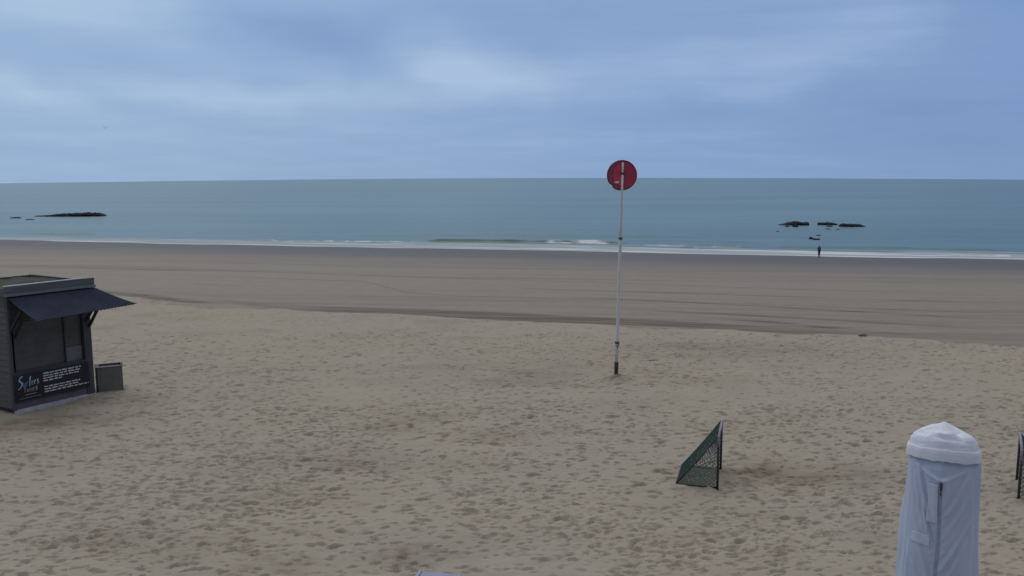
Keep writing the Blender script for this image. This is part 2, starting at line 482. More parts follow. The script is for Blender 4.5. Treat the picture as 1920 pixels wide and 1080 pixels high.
bn = nt.new('ShaderNodeBump'); bn.inputs['Distance'].default_value = 0.03
nt.put(bn.inputs['Height'], hb); nt.put(bn.inputs['Strength'], nt.m('MULTIPLY', isdry, 0.55))
nt.l.new(bn.outputs[0], b.inputs['Normal'])
sand_mat = bm_
me = grid_mesh('beach', XX, YY, Z, {'dry': dry, 'damp': damp, 'wet': wet})
tag(link('beach', me, sand_mat), 'wide sandy beach, trampled and pale in front, smooth and damp towards the water', kind='structure')

def ground_z(x, y):
    i = int(np.clip(np.searchsorted(xs, x), 0, len(xs) - 1)); j = int(np.clip(np.searchsorted(ys, y), 0, len(ys) - 1))
    return float(Z[j, i])

# ------------------------------------------------------------------ sea
azs = np.radians(seq((-84, -40, 1.0), (-40, 40, 0.075), (40, 84.01, 1.0)))
sv = np.concatenate([np.arange(-4, 45, 0.22), 45 + np.cumsum(0.25 * 1.045 ** np.arange(60)), [0]])[:-1]
sv = np.concatenate([sv, np.geomspace(sv[-1] * 1.05, 1400, 60)])
ca, sa_ = np.cos(azs), np.sin(azs)
Rs = np.empty(len(azs))
for i, a in enumerate(azs):                          # where this bearing meets the shore line
    lo, hi = 5.0, 4000.0
    for _ in range(50):
        m_ = (lo + hi) / 2
        if m_ * math.cos(a) < float(y_shore(m_ * math.sin(a))): lo = m_
        else: hi = m_
    Rs[i] = lo
HZ = [(-400, 346), (0, 344), (250, 340.6), (500, 337.6), (800, 334.7), (1000, 333.7), (1300, 333.6), (1600, 334.9), (1920, 337.2), (2300, 339)]
hx = np.array([p[0] for p in HZ], float)
hd = []
for x, y in HZ:
    p = at_z(x, y, SEA_Z); hd.append(math.hypot(p[0], p[1]))
Rfar = np.interp(azs, np.arctan((hx - 960) / F), hd)
S = np.repeat(sv[:, None], len(azs), 1)
RR = Rs[None, :] + S
far_rows = np.linspace(0, 1, 40)[1:] ** 2.2
R_last = RR[-1]
Rf = np.maximum(Rfar, R_last + 300)
RR = np.vstack([RR, R_last[None, :] + far_rows[:, None] * (Rf - R_last)[None, :]])
S = RR - Rs[None, :]
SX, SY = RR * sa_[None, :], RR * ca[None, :]
arc = np.interp(SX, np.linspace(-400, 400, 50), np.linspace(-400, 400, 50))   # shore-wise coordinate in metres

near = 1 - sstep(30, 90, S)
SZ = np.full_like(SX, SEA_Z)
SZ += near * (0.03 * fnoise(arc / 9, S / 1.6, 1) + 0.015 * fnoise(arc / 3, S / 0.7, 2))
SZ += (1 - sstep(60, 300, S)) * 0.06 * fnoise(arc / 30, S / 6, 3)
foam = np.zeros_like(SX)
# thin bright lip of the swash, sheets of spent foam behind it
lipn = fnoise(arc / 7, S * 0 + 0.02, 5)
lip = np.exp(-((S - 1.0 - 0.8 * lipn) / 0.85) ** 2) * np.clip(1.0 + 0.4 * fnoise(arc / 14, S / 20, 6), 0, 1)
str1 = np.clip(fnoise(arc / 26, S / 1.3, 7) * 1.2 + 0.4 * fnoise(arc / 9, S / 0.7, 8) + 0.15, 0, 1)
str2 = np.clip(0.35 + fnoise(arc / 40, S / 3.0, 9), 0, 1)
rightw = 0.75 + 0.25 * sstep(-30, 50, SX)
sheet = sstep(0.0, 0.8, S) * (1 - sstep(7, 13 + 3 * lipn, S)) * (0.28 + 0.95 * str1 * str2)
foam = np.maximum(foam, 0.95 * lip); foam = np.maximum(foam, np.clip(1.6 * sheet * rightw, 0, 1))
# ridges of small waves: pixel start, pixel end, height, foam from .. to (pixels), foam strength
def wave(p0, p1, h, f0=None, f1=None, fs=0.0, front=1.0, back=2.6, seed=1, speck=False):
    global SZ, foam
    A, B = at_z(*p0, SEA_Z), at_z(*p1, SEA_Z)
    aA, aB = math.atan2(A[0], A[1]), math.atan2(B[0], B[1])
    rA, rB = math.hypot(A[0], A[1]), math.hypot(B[0], B[1])
    t = (azs - aA) / (aB - aA)
    rc = rA + (rB - rA) * t + 0.5 * fnoise(azs * 60, azs * 0, seed)
    env = sstep(0, 0.12, t) * (1 - sstep(0.88, 1, t))
    env = env * np.clip(0.9 + 0.3 * fnoise(azs * 40, azs * 0 + 3, seed + 1), 0.2, 1.2)
    d = RR - rc[None, :]
    prof = np.where(d < 0, np.exp(-(d / front) ** 2), np.exp(-(d / back) ** 2))
    SZ += h * env[None, :] * prof
    if f0 is not None:
        a0, a1 = math.atan((f0 - 960) / F), math.atan((f1 - 960) / F)
        fe = sstep(a0, a0 + 0.012, azs) * (1 - sstep(a1 - 0.012, a1, azs))
        fn = np.clip(0.65 + 0.7 * fnoise(arc / 1.6, S / 0.5, seed + 2), 0, 1) if not speck else np.clip(fnoise(arc / 1.0, S / 0.8, seed + 2) * 2.2 - 0.1, 0, 1)
        k = fs * fe[None, :] * sstep(-1.9, -1.1, d) * (1 - sstep(-0.1, 0.7, d)) * fn
        foam = np.maximum(foam, k)
wave((780, 453.5), (1190, 456.5), 0.52, 1018, 1150, 1.0, 0.65, 2.4, 11)
wave((640, 441.5), (1330, 445.5), 0.26, None, None, 0, 1.3, 4.0, 14)
wave((455, 451), (520, 451.5), 0.22, 520, 530, 0.0, 0.8, 2.0, 17)
wave((530, 452), (790, 453.5), 0.16, 500, 790, 0.9, 0.9, 2.0, 20, True)
wave((1270, 463.5), (1400, 464.5), 0.28, 1290, 1400, 0.7, 0.8, 2.0, 23, True)
wave((1430, 463.5), (1920, 471.5), 0.28, None, None, 0, 0.9, 3.0, 26)
wave((1760, 479), (2100, 485), 0.25, 1770, 2100, 0.8, 0.9, 2.0, 29, True)
wave((20, 438.5), (190, 440), 0.24, None, None, 0, 0.9, 3.0, 32)
wave((250, 436), (620, 443), 0.14, None, None, 0, 1.2, 3.0, 35)
wave((1180, 459), (1420, 463), 0.18, 1200, 1300, 0.6, 0.9, 2.4, 38)
wave((1150, 451), (1420, 455), 0.14, None, None, 0, 1.2, 3.0, 41)
for s0, seed in ((4.2, 51), (8.0, 52), (11.5, 53)):     # long low wash lines along the whole beach
    d = S - s0 - 1.6 * fnoise(arc / 22, S * 0, seed)
    e = np.clip(fnoise(arc / 40, S * 0 + 5, seed + 7) + 0.75, 0, 1)
    SZ += 0.10 * e * np.where(d < 0, np.exp(-(d / 0.5) ** 2), np.exp(-(d / 1.6) ** 2)) * sstep(1.0, 4.0, S)
    foam = np.maximum(foam, rightw * 0.85 * e * sstep(-0.8, -0.3, d) * (1 - sstep(0.3, 1.2, d)) * np.clip(0.7 + 0.6 * fnoise(arc / 4, S / 0.5, seed + 3), 0, 1))
# the sheet dips under the sand landward of the water line and skims it thinly beyond
SZ = np.where(S < 0, SEA_Z + 0.10 * S, SZ)

sm, nt, b = new_mat('sea_water')
geo = nt.new('ShaderNodeNewGeometry').outputs['Position']
v1 = nt.scale(geo, (0.10, 0.30, 1)); v2 = nt.scale(geo, (0.5, 1.1, 1)); v3 = nt.scale(geo, (0.004, 0.03, 1))
w1 = nt.noise(v1, 1.0, 5, 0.6); w2 = nt.noise(v2, 1.0, 5, 0.65); w3 = nt.noise(v3, 1.0, 4, 0.55)
body = nt.mix(nt.ramp(w3, 0.35, 0.65), (0.038, 0.122, 0.138, 1), (0.058, 0.168, 0.178, 1))
fo = nt.attr('foam')
nt.put(b.inputs['Base Color'], nt.mix(fo, body, (0.74, 0.78, 0.84, 1)))
nt.put(b.inputs['Roughness'], nt.mix(fo, (0.28, 0.28, 0.28, 1), (0.9, 0.9, 0.9, 1)))
b.inputs['IOR'].default_value = 1.33
nt.put(b.inputs['Specular IOR Level'], nt.m('SUBTRACT', 0.50, nt.m('MULTIPLY', fo, 0.38)))
bb = nt.bump(w1, 0.5, 0.5); bb = nt.bump(w2, 0.4, 0.12, bb)
nt.put(b.inputs['Normal'], bb)
me = grid_mesh('sea', SX, SY, SZ, {'foam': np.clip(foam, 0, 1)})
tag(link('sea', me, sm), 'calm blue-grey sea with low waves breaking along the shore', kind='structure')

# ------------------------------------------------------------------ rocks in the shallows
rock_mat = simple_mat('wet_rock', (0.017, 0.023, 0.036), 0.8, 0.6, 1.5, (1, 1, 1), 0.5, 0.1, spec=0.15)  # dark rock, its colour lightened a little to stand for haze
def rock(label, prof, depth, seed, group, base_y=None):
    """prof: list of (px, top py); base at the water line py base_y"""
    x0, x1 = prof[0][0], prof[-1][0]
    r = np.random.default_rng(seed)
    mid = at_z((x0 + x1) / 2, base_y, SEA_Z)
    n, mseg = max(14, int((x1 - x0) / 1.2)), 12
    pxs = np.linspace(x0, x1, n)
    tops = np.interp(pxs, [p[0] for p in prof], [p[1] for p in prof])
    bm = bmesh.new(); rings = []
    for i, (px, ty) in enumerate(zip(pxs, tops)):
        p = at_plane(px, ty, mid, np.array([0, 1., 0]))
        h = max(p[2] - SEA_Z, 0.03) * (1 + 0.07 * r.normal())
        e = math.sin(math.pi * min(max((i + 0.3) / (n - 0.4), 0), 1)) ** 0.5
        wd = depth * (0.35 + 0.65 * e) * (1 + 0.15 * r.normal())
        ring = []
        for k in range(mseg + 1):
            t = math.pi * k / mseg
            rr = 1 + 0.12 * r.normal()
            yk = -math.cos(t) * wd * rr; zk = math.sin(t) ** 0.7 * h * (1 + 0.10 * r.normal()) - 0.25 * (1 if k in (0, mseg) else 0)
            ring.append(bm.verts.new((p[0] - mid[0] + 0.03 * (x1 - x0) / n * r.normal(), yk, zk)))
        rings.append(ring)
    for a, c in zip(rings, rings[1:]):
        for k in range(mseg): bm.faces.new((a[k], a[k + 1], c[k + 1], c[k]))
    for rg in (rings[0], rings[-1]): bm.faces.new(rg)
    bmesh.ops.recalc_face_normals(bm, faces=bm.faces)
    me = bpy.data.meshes.new('rock'); bm.to_mesh(me); bm.free()
    o = link('rock', me, rock_mat, None, False)
    o.location = mid
    tag(o, label, 'rock', group)
    return o
GL = 'dark rocks breaking the water on the left'
GR = 'dark rocks breaking the water beyond the person'
rock('long low dark rock ridge in the sea above the kiosk', [(68, 404.6), (85, 403.6), (100, 403), (104, 401.6), (125, 400.8), (140, 399.8), (165, 399.6), (185, 399.6), (191, 401), (197, 403.6)], 3.0, 1, GL, 405.2)
rock('small flat dark rock just left of the long rock ridge', [(19, 408.2), (28, 407.2), (34, 407), (39, 408)], 1.0, 2, GL, 408.8)
rock('faint sliver of rock awash between the flat rock and the long ridge', [(48, 411.2), (57, 410.6), (64, 411.2)], 0.6, 3, GL, 411.8)
rock('humped dark rock, widest and leftmost of the three big ones', [(1462, 421.6), (1470, 419.6), (1480, 417), (1487, 415.8), (1496, 415.6), (1502, 417), (1507, 417.6), (1510, 416.4), (1515, 416)], 2.2, 4, GR, 421.6)
rock('straight flat-topped dark rock, middle of the three big ones', [(1534, 417.6), (1540, 417.2), (1555, 417.4), (1562, 418), (1569, 419.6)], 1.8, 5, GR, 421)
rock('low ragged dark rock, rightmost of the three big ones', [(1576, 421), (1580, 420), (1590, 419.8), (1604, 420), (1611, 420.2), (1614, 421.6), (1619, 423.2)], 2.0, 6, GR, 424.6)
rock('small rock in front of the humped rock, left of another', [(1472, 424.2), (1476, 423.4), (1480, 424.4)], 0.6, 7, GR, 425.4)
rock('small pointed rock right in front of the humped rock', [(1486, 424), (1490, 422.4), (1494, 422), (1495.5, 424.6)], 0.8, 8, GR, 425.4)
rock('small dark rock in front of the straight flat-topped rock', [(1549, 424.4), (1553, 423.2), (1560, 423.4)], 0.8, 9, GR, 425)
rock('faint flat rock awash below the flat-topped rock', [(1547, 429.2), (1553, 428.4), (1558, 429.2)], 0.5, 10, GR, 429.8)
rock('faint speck of rock awash in front of the ragged rock', [(1568, 429.6), (1571, 429), (1574, 429.6)], 0.5, 11, GR, 430.2)
rock('tiny rock alone at the left end of the group', [(1456, 433.4), (1458, 432.8), (1460.5, 433.4)], 0.5, 12, GR, 434)
rock('little rock nearest above the two rocks over the person', [(1531, 441.2), (1534, 440.2), (1538.5, 441)], 0.6, 13, GR, 442)
rock('round little rock just up and left of the person', [(1517.5, 446), (1519, 444.8), (1522, 444.6), (1524, 446)], 0.7, 14, GR, 447.4)
rock('long little rock just above the head of the person', [(1524.5, 447.4), (1528, 446.8), (1531, 447.4), (1536.5, 447)], 0.6, 15, GR, 449)

# ------------------------------------------------------------------ beach marker: tall pole with a red disc
white_paint = simple_mat('weathered_white_paint', (0.66, 0.66, 0.70), 0.6, 0.12, 4, (1, 1, 0.4), 0.2, 0.003)
dark_metal = simple_mat('dark_metal', (0.045, 0.042, 0.048), 0.6, 0.4, 10)
red_disc = simple_mat('red_plastic', (0.38, 0.044, 0.092), 0.45, 0.18, 2.2, (1, 1, 1), 0.15, 0.01)
red_panel = simple_mat('bright_red_plastic', (0.54, 0.062, 0.125), 0.45, 0.15, 2.5)
rubber = simple_mat('dark_band', (0.10, 0.10, 0.12), 0.7, 0.3, 20)
mk = empty('beach_marker', pb)
tag(mk, 'tall leaning white pole with a red disc on top, planted in the sand', 'marker pole')
top = at_plane(1168, 302, pb, np.array([0, 1., 0])) - pb
top = Vector(top); ax = top.normalized()
def pp(z, off=0.0): return Vector(top) * (z / top.z) + Vector((0, off, 0))
MB().tube([pp(0.42), pp(1.0), pp(1.06), pp(3.7), pp(3.9)], [0.048, 0.048, 0.044, 0.042, 0.040], 16).build('pole', white_paint, mk, True)
MB().tube([pp(3.80), pp(4.2), pp(5.2), pp(5.58)], [0.036, 0.034, 0.030, 0.030], 14).build('mast', white_paint, mk, True)
MB().tube([pp(5.60), pp(5.88), pp(5.885)], [0.030, 0.027, 0.018], 14).build('mast', white_paint, mk, True)
MB().tube([pp(-0.3), pp(0.25), pp(0.45), pp(0.455)], [0.055, 0.056, 0.060, 0.05], 16).build('ground_sleeve', dark_metal, mk, True)
for z, r in ((1.0, 0.064), (3.86, 0.055)):
    MB().tube([pp(z - 0.03), pp(z + 0.03)], [r, r], 16).build('collar', rubber, mk, False)
tp = MB(); tp.tube([pp(0.93, -0.062) + Vector((-0.045, 0, 0.02)), pp(0.86, -0.075) + Vector((0.0, 0, 0.0)), pp(0.95, -0.062) + Vector((0.055, 0, 0.03))], 0.012, 6); tp.build('strap', rubber, mk, True)
MB().box((-0.045, -0.034, -0.022), (0.045, 0.075, 0.022), 0.006, Matrix.Translation(pp(5.59))).build('clamp', dark_metal, mk)
# the disc: shallow dished plate behind the mast, with a chipped lower left rim
dc = Vector(at_plane(1166.8, 328.6, pb, np.array([0, 1., 0])) - pb)
def disc_mesh(rad, rim, seed):
    bm = bmesh.new(); nseg = 72
    prof = [(0.0, 0.0), (0.35, 0.004), (0.7, 0.012), (0.93, 0.022), (1.0, 0.010), (1.0, 0.040), (0.93, 0.052), (0.5, 0.040), (0.0, 0.036)]
    def R(th):
        dlt = (math.degrees(th) - 224 + 180) % 360 - 180
        return rad * (1 - 0.085 * math.exp(-(dlt / 7.5) ** 2) + 0.022 * math.exp(-((dlt - 22) / 13) ** 2) + 0.006 * math.sin(3 * th + 1))
    rows = []
    for f_, y_ in prof:
        if f_ == 0: rows.append([bm.verts.new((0, y_, 0))]); continue
        rows.append([bm.verts.new((math.cos(2 * math.pi * k / nseg) * R(2 * math.pi * k / nseg) * f_, y_ + 0.006 * math.sin(4 * math.pi * k / nseg) * f_, math.sin(2 * math.pi * k / nseg) * R(2 * math.pi * k / nseg) * f_)) for k in range(nseg)])
    for a, c in zip(rows, rows[1:]):
        for k in range(nseg):
            k2 = (k + 1) % nseg
            if len(a) == 1: bm.faces.new((a[0], c[k], c[k2]))
            elif len(c) == 1: bm.faces.new((a[k], c[0], a[k2]))
            else: bm.faces.new((a[k], c[k], c[k2], a[k2]))
    bmesh.ops.recalc_face_normals(bm, faces=bm.faces)
    me = bpy.data.meshes.new('disc'); bm.to_mesh(me); bm.free()
    return me
dob = link('disc', disc_mesh(0.395, 0.03, 1), red_disc, mk, True)
dob.location = dc + Vector((0, 0.050, 0))
rimb = MB()
ring = [Vector((math.cos(a) * 0.392, 0.02, math.sin(a) * 0.392)) for a in np.linspace(0, 2 * math.pi, 73)]
def dent(p):
    th = math.degrees(math.atan2(p.z, p.x)) % 360; dl = (th - 224 + 180) % 360 - 180
    k = 1 - 0.085 * math.exp(-(dl / 7.5) ** 2) + 0.022 * math.exp(-((dl - 22) / 13) ** 2)
    return Vector((p.x * k, p.y, p.z * k))
rimb.tube([dent(p) for p in ring], 0.014, 8, False)
ro = rimb.build('rim', simple_mat('dark_red_rim', (0.085, 0.022, 0.045), 0.5, 0.3, 5), dob, True)
# a brighter bowed panel left of the mast with a small white tab under it
pan = []
for k in range(25):
    a = math.radians(90 + 180 * k / 24)
    pan.append(Vector((-0.020 + math.cos(a) * 0.225, -0.012, 0.015 + math.sin(a) * 0.285)))
MB().prism(pan, (0, 0.020, 0)).build('panel', red_panel, dob, False)
MB().prism([(-0.210, -0.020, -0.175), (-0.150, -0.022, -0.160), (-0.075, -0.020, -0.158), (-0.090, -0.020, -0.200), (-0.150, -0.022, -0.216), (-0.195, -0.02, -0.208)], (0, 0.02, 0)).build('tab', simple_mat('white_tab', (0.72, 0.66, 0.70), 0.5, 0.1, 8), dob)

# ------------------------------------------------------------------ kiosk
k0, k1 = at_z(28, 777), at_z(178, 742)
ku = k1 - k0; KW = float(np.linalg.norm(ku)); ku = ku / KW
kiosk = empty('beach_kiosk', (k0[0], k0[1], 0), math.atan2(ku[1], ku[0]))
tag(kiosk, 'small dark grey boarded beach kiosk with a flat roof and a blue-black corrugated awning', 'kiosk')
# local frame: +x along the front wall, -y out of the front wall, +y into the building
KD = 2.7
def board_wall(name, x0, x1, z0, z1, out, mat, parent, bh=0.145, axis='x', inner=0.03, y=0.0, th=0.024):
    m = MB(); z = z0
    while z < z1 - 0.02:
        zt = min(z + bh - 0.006, z1)
        j = random.uniform(-0.003, 0.003)
        if axis == 'x': m.box((x0, y + j, z), (x1, y + th + j, zt), 0.004)
        else: m.box((y + j, x0, z), (y + th + j, x1, zt), 0.004)
        z += bh
    if axis == 'x': m.box((x0 + 0.005, y + th + 0.004, z0), (x1 - 0.005, y + th + 0.02, z1))
    else: m.box((y + th + 0.004, x0 + 0.005, z0), (y + th + 0.02, x1 - 0.005, z1))
    return m.build(name, mat, parent)
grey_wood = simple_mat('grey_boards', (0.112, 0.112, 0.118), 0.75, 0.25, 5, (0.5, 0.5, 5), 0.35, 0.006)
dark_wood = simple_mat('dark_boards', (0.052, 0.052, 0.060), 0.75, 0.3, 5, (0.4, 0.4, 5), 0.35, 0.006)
post_wood = simple_mat('post_wood', (0.072, 0.070, 0.085), 0.75, 0.25, 5, (5, 5, 0.5), 0.3, 0.005)
fascia_m = simple_mat('fascia_paint', (0.100, 0.115, 0.130), 0.6, 0.2, 3, (0.5, 1, 4), 0.15, 0.004)
light_trim = simple_mat('pale_trim', (0.62, 0.64, 0.66), 0.5, 0.15, 6)
plinth_m = simple_mat('pale_plinth', (0.46, 0.46, 0.52), 0.8, 0.2, 5, (1, 1, 1), 0.3, 0.01)
shutter_m = simple_mat('shutter_paint', (0.088, 0.090, 0.090), 0.6, 0.25, 2.5)
pane_m = simple_mat('grey_panel', (0.135, 0.140, 0.165), 0.35, 0.15, 3)
H = 2.80
# front: lower apron, shutter in the hatch, posts
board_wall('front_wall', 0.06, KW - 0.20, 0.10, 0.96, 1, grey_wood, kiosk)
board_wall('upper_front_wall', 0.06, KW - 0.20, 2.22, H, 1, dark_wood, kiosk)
sh = MB()
for i in range(8):
    sh.box((0.14, 0.070, 0.97 + i * 0.155), (1.34, 0.088, 0.97 + i * 0.155 + 0.1535), 0.002)
sho = sh.build('shutter', shutter_m, kiosk)
MB().box((1.375, 0.060, 0.97), (KW - 0.215, 0.085, 1.36), 0.006).build('side_panel', pane_m, kiosk)
MB().box((1.375, 0.075, 1.365), (KW - 0.215, 0.095, 2.21), 0.006).build('side_shutter', shutter_m, kiosk)
MB().box((1.342, 0.030, 0.97), (1.372, 0.090, 2.21), 0.004).build('mullion', dark_wood, kiosk)
MB().box((0.02, -0.035, 0.955), (KW - 0.19, 0.060, 0.985), 0.005).build('counter_ledge', post_wood, kiosk)
MB().box((0.0, -0.02, 0.08), (0.055, 0.09, H), 0.006).build('corner_post', post_wood, kiosk)
MB().box((KW - 0.195, -0.022, 0.08), (KW + 0.004, 0.17, H), 0.008).build('corner_post', post_wood, kiosk)
board_wall('side_wall', 0.092, KD, 0.10, H, -1, grey_wood, kiosk, axis='y', y=0.004)
board_wall('far_side_wall', 0.172, KD, 0.10, H, -1, grey_wood, kiosk, axis='y', y=KW - 0.05)
board_wall('back_wall', 0.06, KW - 0.06, 0.10, H, -1, grey_wood, kiosk, y=KD - 0.03)
MB().box((0.10, 0.14, -0.05), (KW - 0.09, KD - 0.06, 0.09)).build('floor', dark_wood, kiosk)
MB().box((0.02, -0.012, -0.12), (KW - 0.02, 0.06, 0.092), 0.006).build('plinth', plinth_m, kiosk)
# roof: flat, mossy, inside a raised fascia
roof_m, nt, b = new_mat('mossy_roof')
tc = nt.new('ShaderNodeTexCoord').outputs['Object']
r1 = nt.noise(tc, 1.3, 5, 0.6); r2 = nt.noise(tc, 14, 4, 0.6)
nt.put(b.inputs['Base Color'], nt.mix(nt.ramp(r1, 0.4, 0.62), (0.030, 0.032, 0.036, 1), (0.048, 0.055, 0.032, 1)))
b.inputs['Roughness'].default_value = 0.9
nt.put(b.inputs['Normal'], nt.bump(r2, 0.6, 0.03))
rs = MB()
nx, ny = 26, 34
g = [[rs.bm.verts.new((0.0 + (KW + 0.08) * i / nx, 0.03 + (KD - 0.02) * j / ny, 2.905 + 0.02 * math.sin(i * 0.9 + j * 0.5) * math.sin(j * 0.7) + random.uniform(-0.01, 0.01))) for i in range(nx + 1)] for j in range(ny + 1)]
for j in range(ny):
    for i in range(nx): rs.bm.faces.new((g[j][i], g[j][i + 1], g[j + 1][i + 1], g[j + 1][i]))
rs.build('roof', roof_m, kiosk, True)
MB().box((-0.02, 0.0, 2.81), (KW + 0.10, KD + 0.05, 2.88)).build('roof_deck', dark_wood, kiosk)
fx0, fx1 = -0.06, KW + 0.135
MB().box((fx0, -0.085, 2.86), (fx1, -0.045, 3.03), 0.005).build('fascia', fascia_m, kiosk)
MB().box((fx0 - 0.01, -0.115, 2.795), (fx1 + 0.015, -0.047, 2.857), 0.008).build('fascia_moulding', simple_mat('moulding_paint', (0.165, 0.175, 0.215), 0.55, 0.15, 4), kiosk)
MB().box((fx0, -0.088, 3.033), (fx1 - 0.28, -0.030, 3.053), 0.003).build('edge_trim', light_trim, kiosk)
MB().box((fx1 - 0.035, -0.043, 2.80), (fx1, KD + 0.08, 2.955), 0.005).build('side_fascia', fascia_m, kiosk)
MB().box((fx0, -0.043, 2.80), (fx0 + 0.035, KD + 0.08, 3.0), 0.005).build('side_fascia', fascia_m, kiosk)
MB().box((fx0 + 0.037, KD + 0.045, 2.80), (fx1 - 0.037, KD + 0.08, 2.945), 0.005).build('back_fascia', fascia_m, kiosk)
# awning: corrugated sheet flaring towards its outer edge
aw_m = simple_mat('blue_black_sheet', (0.030, 0.037, 0.064), 0.85, 0.2, 2.0, (1, 0.4, 1), 0.1, 0.005, spec=0.12)
aw = bmesh.new(); NU, NV = 210, 14
def aw_pt(a, t, off):
    xl = 0.0 + 0.04 * t; xr = KW + 0.14 + (2.585 - KW - 0.14) * t
    x = xl + (xr - xl) * a
    y = -0.05 - 1.075 * t
    z = 2.785 + (2.315 + 0.075 * a - 2.785) * t + off - 0.02 * math.sin(math.pi * t)
    z += 0.006 * math.sin(a * 2 * math.pi * 27)
    if t > 0.95 and a > 0.98: z += 0.012
    return (x, y, z)
lay = []
for off in (0, -0.009):
    lay.append([[aw.verts.new(aw_pt(i / NU, j / NV, off)) for i in range(NU + 1)] for j in range(NV + 1)])
for L_ in lay:
    for j in range(NV):
        for i in range(NU): aw.faces.new((L_[j][i], L_[j][i + 1], L_[j + 1][i + 1], L_[j + 1][i]))
for i in range(NU):
    for j in (0, NV): aw.faces.new((lay[0][j][i], lay[0][j][i + 1], lay[1][j][i + 1], lay[1][j][i]))
for j in range(NV):
    for i in (0, NU): aw.faces.new((lay[0][j][i], lay[0][j + 1][i], lay[1][j + 1][i], lay[1][j][i]))
bmesh.ops.recalc_face_normals(aw, faces=aw.faces)
me = bpy.data.meshes.new('awning'); aw.to_mesh(me); aw.free()
awo = link('awning', me, aw_m, kiosk, False)
for t in (0.35, 0.82):
    a_, b2 = Vector(aw_pt(0.02, t, -0.05)), Vector(aw_pt(0.97, t, -0.05))
    m = MB(); m.tube([a_, b2], 0.024, 6); m.build('batten', dark_wood, awo)
bracket_m = simple_mat('shaded_timber', (0.022, 0.021, 0.026), 0.8, 0.3, 6)  # dark timber, coloured darker still to carry the shade under the awning
for xk in (0.03, KW - 0.12):
    for dxk, tz in ((0.0, 0.60), (0.075, 0.80)):
        p1 = Vector((xk + dxk, -0.02, 1.80 + 0.16 * (dxk == 0))); p2 = Vector((xk + dxk, -0.05 - 0.62 * (0.82 + dxk), 2.785 - 0.47 * (0.82 + dxk) * 0.6 - 0.055))
        d = (p2 - p1); rot = d.to_track_quat('Z', 'Y').to_matrix().to_4x4()
        MB().box((-0.028, -0.028, 0), (0.028, 0.028, d.length), 0.004, Matrix.Translation(p1) @ rot).build('bracket', bracket_m, kiosk)
# small cross rail at the left, under the awning
MB().box((0.055, -0.045, 2.16), (0.50, -0.022, 2.21), 0.003).build('rail', dark_wood, kiosk)

# ---- sign on the kiosk
sign_m = simple_mat('black_sign', (0.013, 0.015, 0.024), 0.45, 0.3, 3)
txt_w = simple_mat('pale_lettering', (0.55, 0.55, 0.56), 0.6, 0.1, 10)
sx0, sx1, sz0, sz1 = 0.012, 1.872, 0.285, 0.915
signo = empty('sign_board', (k0[0], k0[1], 0), math.atan2(ku[1], ku[0]))
tag(signo, 'long black sign with a blue handwritten logo and pale text on the kiosk front', 'sign')
MB().box((sx0, -0.055, sz0), (sx1, -0.037, sz1), 0.003).build('board', sign_m, signo)
def stroke(pts, wd, m, y=-0.058):
    """a brush stroke as a thin raised ribbon, tapering at its ends"""
    P = [Vector((p[0], 0, p[1])) for p in pts]
    # smooth (Catmull-Rom)
    Q = []
    for i in range(len(P) - 1):
        p0, p1, p2, p3 = P[max(i - 1, 0)], P[i], P[i + 1], P[min(i + 2, len(P) - 1)]
        for k in range(6):
            t = k / 6
            Q.append(0.5 * ((2 * p1) + (p2 - p0) * t + (2 * p0 - 5 * p1 + 4 * p2 - p3) * t * t + (3 * p1 - p0 - 3 * p2 + p3) * t ** 3))
    Q.append(P[-1])
    L_, R_ = [], []
    for i, q in enumerate(Q):
        d = (Q[min(i + 1, len(Q) - 1)] - Q[max(i - 1, 0)]).normalized()
        nrm = Vector((-d.z, 0, d.x))
        t = i / (len(Q) - 1)
        ww = wd * (0.45 + 0.55 * math.sin(math.pi * min(1, t * 0.9 + 0.1)))
        L_.append(m.bm.verts.new((q.x + nrm.x * ww, y, q.z + nrm.z * ww))); R_.append(m.bm.verts.new((q.x - nrm.x * ww, y, q.z - nrm.z * ww)))
    for i in range(len(Q) - 1): m.bm.faces.new((L_[i], L_[i + 1], R_[i + 1], R_[i]))
LET = {  # strokes in a unit box: x 0..1, z 0 (base line) .. 1 (x height about 0.62)
    'S': [[(0.92, 1.30), (0.60, 1.36), (0.10, 0.98), (0.45, 0.72), (0.86, 0.48), (0.55, 0.05), (-0.10, -0.25)]],
    'u': [[(0.10, 0.62), (0.08, 0.15), (0.40, 0.0), (0.75, 0.25), (0.82, 0.62)], [(0.82, 0.62), (0.85, 0.0)]],
    'r': [[(0.15, 0.62), (0.18, 0.0)], [(0.18, 0.35), (0.5, 0.62), (0.85, 0.55)]],
    'f': [[(0.95, 1.35), (0.62, 1.30), (0.50, 0.7), (0.38, -0.15)], [(0.15, 0.60), (0.85, 0.66)]],
    'e': [[(0.15, 0.30), (0.80, 0.40), (0.60, 0.64), (0.22, 0.50), (0.15, 0.12), (0.50, 0.0), (0.85, 0.12)]],
    's': [[(0.85, 0.72), (0.35, 0.60), (0.55, 0.36), (0.75, 0.14), (0.15, -0.08)]],
    'T': [[(0.0, 1.0), (0.95, 1.05)], [(0.50, 1.02), (0.45, 0.0)]], 'i': [[(0.5, 0.62), (0.5, 0.0)]],
    'm': [[(0.05, 0.62), (0.08, 0.0)], [(0.08, 0.4), (0.3, 0.62), (0.45, 0.4), (0.45, 0.0)], [(0.47, 0.4), (0.7, 0.62), (0.88, 0.4), (0.88, 0.0)]]}
